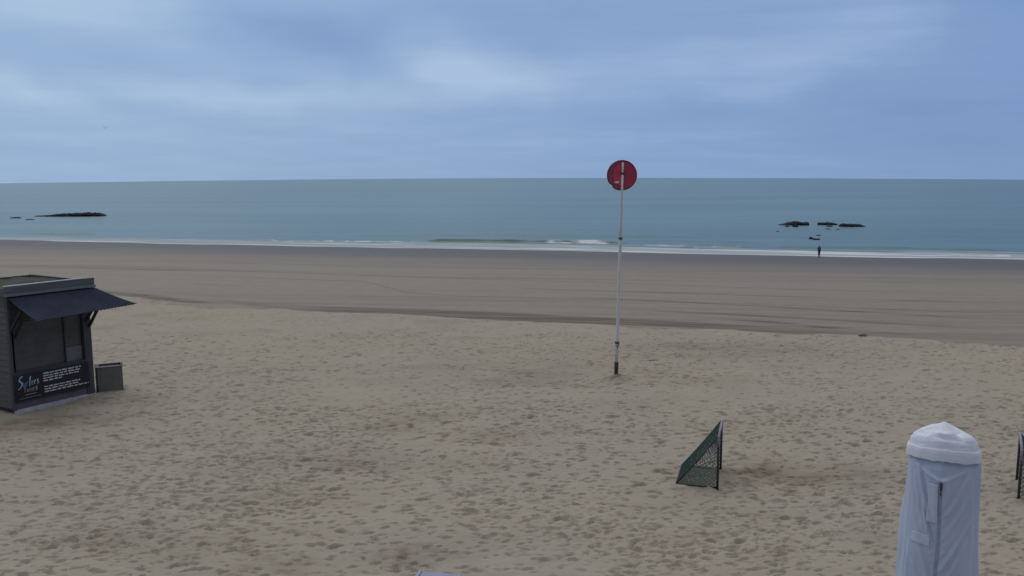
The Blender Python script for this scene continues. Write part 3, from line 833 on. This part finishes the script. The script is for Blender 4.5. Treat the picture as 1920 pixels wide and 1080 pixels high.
def word(s, x, z, h, adv, slope, wd, cols, parent, name):
    for i, ch in enumerate(s):
        m = MB()
        wdt = adv * (1.7 if ch == 'S' else 1.25 if ch == 'm' else 0.55 if ch == 'i' else 0.95)
        sc = h * (1.25 if ch == 'S' else 1.0)
        for st in LET[ch]:
            stroke([(x + (px + 0.16 * pz) * wdt, z + pz * sc) for px, pz in st], wd * (1.35 if ch in 'Sf' else 1), m)
        o = m.build(name, cols[i], parent)
        x += wdt * 1.12; z += slope * wdt
blue1 = simple_mat('pale_blue_ink', (0.42, 0.50, 0.70), 0.5, 0.1, 8)
blue2 = simple_mat('blue_ink', (0.12, 0.24, 0.42), 0.5, 0.2, 8)
teal = simple_mat('teal_ink', (0.16, 0.30, 0.36), 0.5, 0.2, 8)
pale = simple_mat('white_ink', (0.55, 0.58, 0.62), 0.5, 0.1, 8)
gold = simple_mat('ochre_ink', (0.30, 0.26, 0.17), 0.5, 0.2, 8)
word('Surfers', 0.10, 0.615, 0.150, 0.060, 0.07, 0.012, [blue1, blue2, blue2, blue1, teal, pale, pale], signo, 'logo_letter')
word('Times', 0.21, 0.475, 0.115, 0.066, 0.09, 0.010, [gold, gold, gold, gold, pale], signo, 'logo_letter')
lines = [(0.70, 1.66, 0.835), (0.70, 1.63, 0.775), (0.70, 1.60, 0.715), (0.70, 1.17, 0.655),
         (0.71, 1.62, 0.505), (0.71, 1.57, 0.445), (0.71, 1.84, 0.385)]
for xa, xb, zz in lines:
    x = xa
    while x < xb - 0.02:
        m = MB()
        wl = random.uniform(0.07, 0.17); xe = min(x + wl, xb)
        n = max(2, int((xe - x) / 0.018))                      # a ragged band, too small to be read
        up = [(x + (xe - x) * i / n, -0.0575, zz + random.choice((0.026, 0.030, 0.036, 0.024))) for i in range(n + 1)]
        dn_ = [(x + (xe - x) * i / n, -0.0575, zz + random.choice((0.0, 0.004, -0.006))) for i in range(n + 1)]
        for i in range(n): m.poly([dn_[i], dn_[i + 1], up[i + 1], up[i]])
        bmesh.ops.remove_doubles(m.bm, verts=m.bm.verts, dist=1e-5)
        m.build('word', txt_w, signo)
        x = xe + 0.024
dim = simple_mat('dim_lettering', (0.20, 0.20, 0.22), 0.6, 0.1, 10)
for xa, xb, zz, hh in ((0.24, 0.52, 0.405, 0.022), (0.11, 0.62, 0.335, 0.014)):
    MB().poly([(xa, -0.0575, zz), (xb, -0.0575, zz + 0.006), (xb, -0.0575, zz + hh + 0.006), (xa, -0.0575, zz + hh)]).build('text_line', dim, signo)

# ---- grey bin beside the kiosk
b0, b1 = at_z(184, 738), at_z(232, 733)
bu = (b1 - b0); BWd = float(np.linalg.norm(bu)); bu /= BWd
binm = empty('storage_box', (b0[0], b0[1], 0), math.atan2(bu[1], bu[0]))
tag(binm, 'low grey open-topped box with a dark rim, standing in the sand against the kiosk', 'box')
BH, BDp = 0.66, 0.45
box_m = simple_mat('grey_box_panel', (0.160, 0.155, 0.150), 0.6, 0.15, 4, (1, 1, 1), 0.2, 0.005)
MB().box((0.03, 0, -0.1), (BWd, 0.025, BH), 0.004).build('front_panel', box_m, binm)
MB().box((0.03, BDp, -0.1), (BWd, BDp + 0.025, BH), 0.004).build('back_panel', box_m, binm)
MB().box((0.03, 0.027, -0.1), (0.055, BDp - 0.002, BH), 0.004).build('side_panel', box_m, binm)
MB().box((BWd - 0.025, 0.027, -0.1), (BWd, BDp - 0.002, BH), 0.004).build('side_panel', box_m, binm)
MB().box((-0.035, -0.02, -0.15), (0.026, 0.04, BH + 0.0), 0.005).build('post', dark_metal, binm)
rm = MB()
rm.box((-0.05, -0.025, BH + 0.003), (BWd + 0.025, 0.03, BH + 0.018), 0.004); rm.box((-0.05, BDp - 0.01, BH + 0.003), (BWd + 0.025, BDp + 0.035, BH + 0.018), 0.004)
rm.box((-0.05, 0.031, BH + 0.003), (0.06, BDp - 0.011, BH + 0.018), 0.004); rm.box((BWd - 0.03, 0.031, BH + 0.003), (BWd + 0.025, BDp - 0.011, BH + 0.018), 0.004)
rm.build('rim', dark_metal, binm)
MB().box((0.057, 0.03, -0.1), (BWd - 0.028, BDp - 0.005, 0.62), 0.01).build('contents', simple_mat('pale_contents', (0.25, 0.25, 0.26), 0.8, 0.3, 6), binm)

# ------------------------------------------------------------------ small goals
goal_dark = simple_mat('dark_goal_tube', (0.030, 0.027, 0.040), 0.45, 0.3, 12)
goal_pale = simple_mat('pale_goal_bar', (0.24, 0.235, 0.28), 0.5, 0.15, 12)
net_green = simple_mat('green_netting', (0.026, 0.070, 0.060), 0.8, 0.3, 15)
net_pale = simple_mat('faded_netting', (0.170, 0.230, 0.210), 0.8, 0.3, 15)

def net_mesh(name, corners, mat, parent, cell=0.055, rad=0.0042, sag=0.03, n=None, inside=None, seed=0):
    """diamond netting stretched over a quad or a triangle given by corner points a, b, c, d (bilinear)"""
    a, b_, c_, d_ = [Vector(p) for p in corners]
    nrm = (b_ - a).cross(d_ - a).normalized() if (d_ - a).length > 1e-6 else (b_ - a).cross(c_ - a).normalized()
    LU = max((b_ - a).length, (c_ - d_).length); LV = max((d_ - a).length, (c_ - b_).length)
    r = random.Random(seed)
    nu, nv = max(2, round(LU / cell)), max(2, round(LV / cell))
    jit = {}
    def P(i, j):
        if (i, j) not in jit:
            u, v = i / (2 * nu), j / (2 * nv)
            p = (a * (1 - u) + b_ * u) * (1 - v) + (d_ * (1 - u) + c_ * u) * v
            e = math.sin(math.pi * min(max(u, 0), 1)) * math.sin(math.pi * min(max(v, 0), 1))
            p = p + nrm * (sag * e + r.uniform(-0.006, 0.006)) + Vector((r.uniform(-1, 1), r.uniform(-1, 1), r.uniform(-1, 1))) * cell * 0.13 * e ** 0.3
            jit[(i, j)] = p
        return jit[(i, j)]
    m = MB()
    for i in range(0, 2 * nu + 1):
        for j in range(0, 2 * nv + 1):
            if (i + j) % 2: continue
            for di in (1, -1):
                if 0 <= i + di <= 2 * nu and j + 1 <= 2 * nv:
                    p, q = P(i, j), P(i + di, j + 1)
                    if (p - q).length > 0.006: m.tube([p, q], rad, 4, False)
    return m.build(name, mat, parent)

def make_goal(name, loc, rz, mouth, height, depth, label):
    """mouth along +y, opens towards +x, net falls back towards -x"""
    g = empty(name, loc, rz)
    tag(g, label, 'goal', 'small goals standing in the sand')
    r = 0.022
    for y in (0, mouth):
        p = MB(); p.tube([(0, y, -0.06), (0, y, height - 0.20)], r, 10); p.build('post', goal_dark, g, True)
        p = MB(); p.tube([(0, y, height - 0.198), (0.0, y, height), (0.0, y, height + 0.004)], [r * 1.05, r * 1.05, r * 0.7], 10); p.build('post_cap', goal_pale, g, True)
        s_ = MB(); s_.tube([(-0.015, y, height - 0.01), (-depth * 0.5, y, height * 0.5 - 0.012), (-depth, y, 0.02)], 0.013, 8); s_.build('sloping_bar', goal_dark, g, True)
        q = MB(); q.tube([(-0.02, y, 0.015), (-depth, y, 0.012)], 0.015, 8); q.build('ground_bar', goal_dark, g, True)
    c_ = MB(); c_.tube([(0, 0.02, height - 0.012), (0, mouth - 0.02, height - 0.012)], r, 10); c_.build('crossbar', goal_pale, g, True)
    q = MB(); q.tube([(-depth, 0, 0.016), (-depth, mouth, 0.016)], 0.013, 8); q.build('back_bar', goal_dark, g, True)
    net_mesh('back_net', [(-0.02, 0.01, height - 0.03), (-0.02, mouth - 0.01, height - 0.03), (-depth + 0.01, mouth - 0.01, 0.03), (-depth + 0.01, 0.01, 0.03)], net_green, g, 0.046, 0.0052, 0.035, seed=1)
    for k, y in enumerate((0.004, mouth - 0.004)):
        net_mesh('side_net', [(-0.02, y, 0.03), (-depth + 0.03, y, 0.03), (-0.04, y, height - 0.06), (-0.02, y, height - 0.05)], net_pale, g, 0.095, 0.0055, 0.02 * (1 if k else -1), seed=5 + k)
    net_mesh('ground_net', [(-0.05, 0.02, 0.04), (-depth + 0.02, 0.02, 0.03), (-depth + 0.02, mouth - 0.02, 0.03), (-0.05, mouth - 0.02, 0.04)], net_pale, g, 0.12, 0.005, 0.02, seed=9)
    return g
gA, gB = at_z(1345, 916), at_z(1351, 881)
dg = gB - gA
make_goal('football_goal', (gA[0], gA[1], 0.0), math.atan2(dg[1], dg[0]) - math.pi / 2, float(np.linalg.norm(dg)), 0.965, 0.725, 'small goal with a green net, standing whole in the middle of the sand')
hA, hB = at_z(1909, 942), at_z(1906, 905)
dh = hA - hB
make_goal('football_goal', (hB[0], hB[1], 0.0), math.atan2(dh[1], dh[0]) - math.pi / 2, float(np.linalg.norm(dh)), 0.925, 0.725, 'small goal cut off by the right edge, its post beside the covered parasol')

# ------------------------------------------------------------------ closed parasol in its cover
UX, UY = at_plane(1769, 840, np.array([0, 6.0, 0]), np.array([0, 1., 0]))[:2]
par = empty('covered_parasol', (UX, UY, 0), -math.atan2(UX, UY))
tag(par, 'tall closed parasol in a pale grey zipped cover with a capped top', 'parasol')
fab, nt, b = new_mat('cover_fabric')
tc = nt.new('ShaderNodeTexCoord').outputs['Object']
f1 = nt.noise(tc, 3.0, 5, 0.6); f2 = nt.noise(tc, 260, 2, 0.5); f3 = nt.noise(nt.scale(tc, (1, 1, 0.25)), 9, 5, 0.6)
nt.put(b.inputs['Base Color'], nt.mix(nt.ramp(f3, 0.3, 0.7), (0.450, 0.525, 0.700, 1), (0.505, 0.580, 0.755, 1)))
b.inputs['Roughness'].default_value = 0.75
b.inputs['Specular IOR Level'].default_value = 0.25
nt.put(b.inputs['Normal'], nt.bump(nt.m('ADD', nt.m('MULTIPLY', f3, 0.9), nt.m('MULTIPLY', f2, 0.1)), 0.22, 0.02))
fab_top = simple_mat('cap_fabric', (0.72, 0.775, 0.90), 0.75, 0.05, 7, (1, 1, 1), 0.15, 0.01)
# sleeve
ZT, ZB = 3.50, 1.15
nth, nz = 420, 420
th = np.linspace(0, 2 * np.pi, nth); zz = np.linspace(ZB, ZT, nz)
TH, ZZ = np.meshgrid(th, zz)
AR = ((TH - 1.5 * np.pi + np.pi) % (2 * np.pi) - np.pi)            # angle from the front (towards the camera)
rad = 0.905 * np.interp(ZZ, [1.15, 1.4, 2.3, 2.6, 3.0, 3.3, 3.44, 3.50], [0.16, 0.26, 0.302, 0.294, 0.280, 0.268, 0.262, 0.240])
SXp = AR * 0.26                                                    # metres round the front
dsp = 0.010 * np.cos(3 * AR + 0.6) + 0.006 * np.cos(7 * AR + 2.0 + 1.5 * ZZ) + 0.014 * fnoise(AR * 2.2 + 40, ZZ * 2.6 + 0.8 * AR + 9, 76)
dsp += 0.004 * fnoise(AR * 3 + 20, ZZ * 1.2 + 3, 71) + 0.0025 * fnoise(AR * 9 + 20, ZZ * 4, 72)
def crease(x0, z0, x1, z1, wd, amp, sharp=1.0):
    """a fold running from (x0, z0) to (x1, z1) across the front"""
    dxx, dzz = x1 - x0, z1 - z0; L_ = math.hypot(dxx, dzz)
    t = ((SXp - x0) * dxx + (ZZ - z0) * dzz) / L_ ** 2
    d = ((SXp - x0) * dzz - (ZZ - z0) * dxx) / L_
    e = sstep(-0.05, 0.15, t) * (1 - sstep(0.8, 1.08, t))
    lip = np.exp(-(d / wd) ** 2) - 0.75 * np.exp(-((d - 1.2 * wd) / wd) ** 2)
    return 2.5 * amp * e * lip * (0.75 + 0.5 * fnoise(SXp * 9 + 30, ZZ * 7 + 5, 75))
zz0 = 3.375
# the V below the cap: cloth pulled towards the zip head
Vd = (ZZ - (zz0 + 0.42 * np.abs(SXp)))
inV = sstep(-0.01, 0.012, Vd) * (np.abs(SXp) < 0.24) * (AR > -1.5) * (AR < 1.5)
dsp -= 0.022 * inV * np.exp(-(SXp / 0.16) ** 2)
dsp += 0.007 * np.exp(-((Vd + 0.012) / 0.012) ** 2) * np.exp(-(SXp / 0.20) ** 2) * (np.abs(AR) < 1.5)
dsp += crease(0.21, 3.42, 0.03, 3.10, 0.016, 0.007) + crease(0.23, 3.30, 0.03, 2.95, 0.018, 0.006) + crease(0.24, 3.10, 0.02, 2.72, 0.018, 0.006) + crease(0.20, 2.95, 0.02, 2.55, 0.02, 0.006)
dsp += crease(-0.05, 3.03, -0.18, 3.44, 0.014, 0.009) + crease(-0.03, 2.86, -0.12, 3.20, 0.010, 0.008) + crease(-0.02, 2.55, -0.15, 3.00, 0.016, 0.007) + crease(-0.22, 3.40, -0.14, 3.12, 0.015, 0.006)
dsp += crease(-0.06, 2.50, -0.17, 2.75, 0.018, 0.006) + crease(-0.20, 2.9, -0.24, 2.4, 0.03, 0.006)
# puckers along the zip
pk = np.exp(-((SXp - 0.035) / 0.03) ** 2) + 0.6 * np.exp(-((SXp + 0.03) / 0.02) ** 2)
dsp += 0.0018 * pk * np.sin((ZZ - 0.9 * SXp) * 2 * np.pi / 0.055 + 2 * fnoise(ZZ * 3, AR * 0, 73)) * (ZZ < zz0) * np.clip(0.5 + fnoise(ZZ * 4, AR * 0 + 2, 74), 0, 1)
dsp -= 0.006 * np.exp(-(SXp / 0.012) ** 2) * (ZZ < zz0)
RRp = rad + dsp * sstep(1.15, 1.35, ZZ)
me = grid_mesh('sleeve', RRp * np.cos(TH), RRp * np.sin(TH), ZZ)
cover = link('sleeve', me, fab, par)
def front_r(x, z):
    """radius of the cover at the front position x (metres round), height z"""
    a = (1.5 * math.pi + x / 0.26) % (2 * math.pi)
    i = int(round(a / (2 * math.pi) * (nth - 1))); j = int(np.clip(round((z - ZB) / (ZT - ZB) * (nz - 1)), 0, nz - 1))
    return float(RRp[j, i])
def fpt(x, z, off):
    a = 1.5 * math.pi + x / 0.26; r = front_r(x, z) + off
    return Vector((r * math.cos(a), r * math.sin(a), z))
def ribbon(name, xa, xb, za, zb, off, mat, parent, n=60, wob=0.0, smooth=True, thick=0.003):
    m = MB(); nx_ = 7
    rows = []
    for j in range(n + 1):
        z = za + (zb - za) * j / n
        sh_ = wob * math.sin(z * 9.0)
        rows.append([m.bm.verts.new(fpt(xa + (xb - xa) * i / (nx_ - 1) + sh_, z, off if 0 < i < nx_ - 1 and 0 < j < n else off - thick)) for i in range(nx_)])
    for a, c in zip(rows, rows[1:]):
        for i in range(nx_ - 1): m.bm.faces.new((a[i], a[i + 1], c[i + 1], c[i]))
    return m.build(name, mat, parent, smooth)
zip_m = simple_mat('zip_tape', (0.30, 0.36, 0.52), 0.6, 0.15, 30)
flap_m = simple_mat('flap_fabric', (0.530, 0.605, 0.775), 0.75, 0.06, 8)
zipo = ribbon('zip', -0.006, 0.008, 1.3, zz0 - 0.004, 0.009, zip_m, cover, 160, 0.004)
ribbon('zip_flap', -0.085, -0.014, 3.06, zz0 - 0.03, 0.010, flap_m, cover, 50, 0.003)
ribbon('patch', -0.185, -0.050, 2.885, 2.965, 0.007, flap_m, cover, 16)
zp = fpt(0.001, zz0 - 0.035, 0.02)
tb = MB(); tb.box((-0.007, -0.006, -0.035), (0.008, 0.006, 0.025), 0.004, Matrix.Translation(zp)); tb.box((-0.004, -0.010, -0.070), (0.005, -0.004, -0.04), 0.003, Matrix.Translation(zp))
tb.build('zip_pull', simple_mat('navy_pull', (0.035, 0.040, 0.085), 0.45, 0.2, 20), zipo)
# cap: separate hood with a folded hem
nth2 = 300
prof = [(0.000, 3.733), (0.010, 3.732), (0.045, 3.714), (0.095, 3.688), (0.145, 3.662), (0.185, 3.640), (0.205, 3.624), (0.220, 3.598), (0.228, 3.568), (0.231, 3.556), (0.240, 3.547), (0.245, 3.526), (0.246, 3.495), (0.245, 3.470), (0.240, 3.466), (0.230, 3.474), (0.222, 3.51)]
pr = np.array(prof); sL = np.concatenate([[0], np.cumsum(np.hypot(*np.diff(pr, axis=0).T))]); sN = np.linspace(0, sL[-1], 120)
pr_r = np.interp(sN, sL, pr[:, 0]); pr_z = np.interp(sN, sL, pr[:, 1])
th2 = np.linspace(0, 2 * np.pi, nth2)
T2, RN = np.meshgrid(th2, pr_r); _, ZN = np.meshgrid(th2, pr_z)
A2 = ((T2 - 1.5 * np.pi + np.pi) % (2 * np.pi) - np.pi)
kf = sstep(0.03, 0.15, RN)
r2_ = RN * (1 + kf * (0.010 * np.cos(6 * A2 + 0.4) + 0.006 * np.cos(11 * A2 + 1)))
z2_ = ZN + kf * (0.005 * np.cos(5 * A2 + 0.2) * (ZN > 3.57) + 0.006 * fnoise(A2 * 3 + 9, ZN * 12, 81) + 0.0035 * fnoise(A2 * 8 + 9, ZN * 30, 82))
# slack folds across the front of the hood
for a0, r0, wa, wr, am in ((0.12, 0.195, 0.40, 0.012, -0.024), (-0.30, 0.15, 0.32, 0.012, -0.016), (0.30, 0.165, 0.30, 0.010, 0.014), (-0.05, 0.175, 0.35, 0.010, 0.012), (0.55, 0.12, 0.30, 0.014, -0.012), (-0.85, 0.17, 0.30, 0.016, -0.014)):
    z2_ += am * np.exp(-((A2 - a0) / wa) ** 2 - ((RN - r0 - 0.03 * (A2 - a0) ** 2) / wr) ** 2) * (ZN > 3.55)
z2_ += 0.040 * np.cos(A2) * sstep(0.08, 0.20, RN) * (np.cos(A2) > 0)
me = grid_mesh('cap', r2_ * np.cos(T2), r2_ * np.sin(T2), z2_)
link('cap', me, fab_top, par)
MB().tube([(0, 0, 0.05), (0, 0, 1.6)], 0.035, 16).build('pole', simple_mat('grey_pole', (0.3, 0.3, 0.31), 0.4, 0.1, 10), par, True)
MB().box((-0.4, -0.4, -0.05), (0.4, 0.4, 0.06), 0.015).build('base', simple_mat('base_stone', (0.3, 0.3, 0.3), 0.8, 0.2, 8), par)

# ------------------------------------------------------------------ odds and ends on the sand
pl0, pl1 = at_z(785, 1069, 0.05), at_z(866, 1077, 0.05)
pd = pl1 - pl0
brd = empty('board', (pl0[0], pl0[1], 0), math.atan2(pd[1], pd[0]))
tag(brd, 'pale blue-grey board lying on the sand, only its edge showing at the bottom', 'board')
Lb = float(np.linalg.norm(pd))
MB().box((0, -0.9, -0.02), (Lb, 0, 0.05), 0.008).build('panel', simple_mat('pale_blue_board', (0.27, 0.28, 0.40), 0.6, 0.12, 5), brd)
MB().box((0.02, -0.85, 0.052), (0.06, -0.02, 0.068), 0.004).build('batten', simple_mat('pale_batten', (0.30, 0.31, 0.42), 0.6, 0.12, 5), brd)
wood_m = simple_mat('bleached_driftwood', (0.27, 0.26, 0.25), 0.85, 0.35, 10, (0.3, 2, 2), 0.5, 0.01)
def driftwood(px, py, L_, r, rz, label, seed):
    p = at_z(px, py); rr = random.Random(seed)
    z = ground_z(p[0], p[1])
    m = MB(); pts, rad_ = [], []
    for i in range(9):
        t = i / 8
        pts.append((L_ * (t - 0.5), rr.uniform(-0.02, 0.02) + 0.05 * math.sin(t * 3), r * 0.8 + rr.uniform(-0.01, 0.012) + 0.02 * t)); rad_.append(r * (0.55 + 0.45 * math.sin(math.pi * (0.15 + 0.7 * t))) * rr.uniform(0.85, 1.15))
    m.tube(pts, rad_, 9)
    m.tube([(L_ * 0.12, 0, r), (L_ * 0.2, 0.05, r * 2.6)], [r * 0.4, r * 0.2], 7)
    o = m.build('driftwood', wood_m, None, True)
    o.location = (p[0], p[1], z); o.rotation_euler = (0, 0, rz)
    tag(o, label, 'driftwood', 'pieces of driftwood on the sand')
driftwood(1222, 676, 0.50, 0.038, 0.05, 'greyish stick of driftwood right of the foot of the marker pole', 1)
driftwood(1618, 632, 0.28, 0.045, -0.1, 'short dark bit of driftwood at the edge of the loose sand, right of centre', 2)

# ------------------------------------------------------------------ person at the water's edge
def skin_body(name, joints, edges, mat, parent, root=0, sub=2):
    me = bpy.data.meshes.new(name)
    me.from_pydata([j[0] for j in joints], edges, [])
    o = bpy.data.objects.new(name, me); COL.objects.link(o)
    o.modifiers.new('skin', 'SKIN')
    for i, j in enumerate(joints):
        sv_ = me.skin_vertices[0].data[i]
        rr = j[1]
        sv_.radius = rr if isinstance(rr, tuple) else (rr, rr)
        sv_.use_root = (i == root)
    md = o.modifiers.new('sub', 'SUBSURF'); md.levels = sub; md.render_levels = sub
    dg_ = bpy.context.evaluated_depsgraph_get()
    nm = bpy.data.meshes.new_from_object(o.evaluated_get(dg_))
    bpy.data.objects.remove(o); bpy.data.meshes.remove(me)
    nm.name = name
    nm.materials.clear()
    return link(name, nm, mat, parent, True)
feet = at_z(1535.5, 482, SEA_Z)
per = empty('person', (feet[0], feet[1], SEA_Z), math.radians(200))
fz = max(ground_z(feet[0], feet[1]), SEA_Z); per.location.z = fz
tag(per, 'person in a grey-blue jacket and dark trousers standing at the water line, hands in pockets', 'person')
skin_c = simple_mat('skin', (0.42, 0.27, 0.21), 0.6, 0.08, 20)
jac = simple_mat('slate_jacket', (0.110, 0.130, 0.165), 0.8, 0.2, 12)
trs = simple_mat('navy_trousers', (0.012, 0.012, 0.024), 0.8, 0.2, 12)
hair_m = simple_mat('dark_hair', (0.035, 0.030, 0.032), 0.7, 0.2, 30)
shoe_m = simple_mat('dark_shoes', (0.012, 0.012, 0.016), 0.6, 0.2, 12)
J = [((0, 0, 0.90), (0.135, 0.095)), ((0, 0.0, 1.08), (0.125, 0.09)), ((0, -0.01, 1.28), (0.145, 0.10)), ((0, 0.0, 1.40), (0.11, 0.075)), ((0, 0.005, 1.46), 0.052),
     ((0, 0.01, 1.52), 0.055), ((0, 0.015, 1.60), (0.074, 0.088)), ((0, 0.01, 1.67), (0.068, 0.078)),
     ((0.09, 0, 0.86), 0.085), ((0.10, 0.015, 0.48), 0.055), ((0.105, -0.02, 0.09), 0.038), ((0.115, 0.12, 0.035), (0.035, 0.028)),
     ((-0.09, 0, 0.86), 0.085), ((-0.085, 0.04, 0.48), 0.055), ((-0.075, 0.03, 0.09), 0.038), ((-0.085, 0.17, 0.035), (0.035, 0.028)),
     ((0.18, -0.01, 1.37), 0.058), ((0.245, -0.06, 1.10), 0.042), ((0.185, 0.06, 0.93), 0.032), ((0.155, 0.085, 0.86), (0.036, 0.022)),
     ((-0.18, -0.01, 1.37), 0.058), ((-0.25, -0.05, 1.10), 0.042), ((-0.185, 0.06, 0.93), 0.032), ((-0.155, 0.085, 0.86), (0.036, 0.022))]
E_ = [(0, 1), (1, 2), (2, 3), (3, 4), (4, 5), (5, 6), (6, 7), (0, 8), (8, 9), (9, 10), (10, 11), (0, 12), (12, 13), (13, 14), (14, 15),
      (2, 16), (16, 17), (17, 18), (18, 19), (2, 20), (20, 21), (21, 22), (22, 23)]
skin_body('body', J, E_, skin_c, per)
grow = lambda r, k: tuple(x + k for x in r) if isinstance(r, tuple) else r + k
def sub(ids, k, ed):
    mp = {i: n for n, i in enumerate(ids)}
    return [(J[i][0], grow(J[i][1], k)) for i in ids], [(mp[a], mp[c]) for a, c in ed]
ids = [0, 1, 2, 3, 16, 17, 18, 19, 20, 21, 22, 23]
jj, ee = sub(ids, 0.030, [(0, 1), (1, 2), (2, 3), (2, 16), (16, 17), (17, 18), (18, 19), (2, 20), (20, 21), (21, 22), (22, 23)])
jj[0] = ((0, 0, 0.83), (0.17, 0.125))
skin_body('jacket', jj, ee, jac, per)
ids = [0, 8, 9, 10, 12, 13, 14]
jj, ee = sub(ids, 0.022, [(0, 8), (8, 9), (9, 10), (0, 12), (12, 13), (13, 14)])
skin_body('trousers', jj, ee, trs, per)
for s_ in ((10, 11), (14, 15)):
    a, c = Vector(J[s_[0]][0]), Vector(J[s_[1]][0])
    skin_body('shoe', [(tuple(a + Vector((0, -0.03, -0.045))), (0.048, 0.045)), (tuple((a + c) / 2 + Vector((0, 0, -0.02))), (0.05, 0.042)), (tuple(c + Vector((0, 0.03, 0.002))), (0.046, 0.032))], [(0, 1), (1, 2)], shoe_m, per)
skin_body('hair', [((0, -0.03, 1.56), (0.072, 0.07)), ((0, -0.02, 1.64), (0.088, 0.09)), ((0, 0.0, 1.70), (0.078, 0.08))], [(0, 1), (1, 2)], hair_m, per)
fc = MB(); fc.tube([(0, 0.095, 1.635), (0, 0.118, 1.595), (0, 0.10, 1.585)], [0.008, 0.015, 0.010], 8); fc.build('nose', skin_c, per, True)
for sx_ in (-1, 1):
    fc = MB(); fc.tube([(sx_ * 0.076, 0.005, 1.63), (sx_ * 0.088, -0.005, 1.61), (sx_ * 0.078, 0.0, 1.58)], [0.008, 0.014, 0.008], 8); fc.build('ear', skin_c, per, True)
    ey = MB(); ey.tube([(sx_ * 0.030, 0.088, 1.622), (sx_ * 0.030, 0.098, 1.622)], [0.012, 0.008], 8); ey.build('eye', hair_m, per, True)
mo = MB(); mo.tube([(-0.022, 0.094, 1.548), (0, 0.102, 1.546), (0.022, 0.094, 1.548)], 0.006, 6)
mo.build('mouth', simple_mat('lips', (0.30, 0.13, 0.12), 0.6, 0.1, 20), per, True)

# ------------------------------------------------------------------ gull far out over the water
d = ray(197.5, 240.5); gp = EYE + d * (180.0 / d[1])
gull = empty('gull', gp, 0.5)
tag(gull, 'tiny grey gull flying with raised wings, high over the sea on the left', 'bird')
gm = simple_mat('grey_feathers', (0.16, 0.18, 0.22), 0.8, 0.2, 8)
m = MB()
m.tube([(0, -0.30, -0.02), (0, -0.20, 0.0), (0, 0.0, 0.0), (0, 0.16, 0.02), (0, 0.23, 0.045), (0, 0.28, 0.045), (0, 0.34, 0.03)], [0.015, 0.05, 0.075, 0.06, 0.04, 0.03, 0.006], 10)
body = m.build('body', gm, gull, True)
for sx_ in (-1, 1):
    w_ = MB()
    top_ = [((0.04, 0.10, 0.02), (0.04, -0.10, 0.02)), ((0.18, 0.14, 0.20), (0.18, -0.06, 0.19)), ((0.34, 0.10, 0.32), (0.34, -0.07, 0.31)), ((0.55, -0.06, 0.46), (0.54, -0.14, 0.45))]
    pa = [[w_.bm.verts.new((sx_ * p[0], p[1], p[2] + dz_)) for p in pr_ ] for pr_ in top_ for dz_ in (0.012,)]
    pb_ = [[w_.bm.verts.new((sx_ * p[0], p[1], p[2] - 0.012)) for p in pr_ ] for pr_ in top_]
    for A_, sgn in ((pa, 1), (pb_, -1)):
        for a, c in zip(A_, A_[1:]): w_.bm.faces.new((a[0], c[0], c[1], a[1]))
    for k in range(3):
        w_.bm.faces.new((pa[k][0], pa[k + 1][0], pb_[k + 1][0], pb_[k][0])); w_.bm.faces.new((pa[k][1], pa[k + 1][1], pb_[k + 1][1], pb_[k][1]))
    w_.bm.faces.new((pa[3][0], pa[3][1], pb_[3][1], pb_[3][0])); w_.bm.faces.new((pa[0][0], pa[0][1], pb_[0][1], pb_[0][0]))
    w_.build('wing', gm, gull, True)
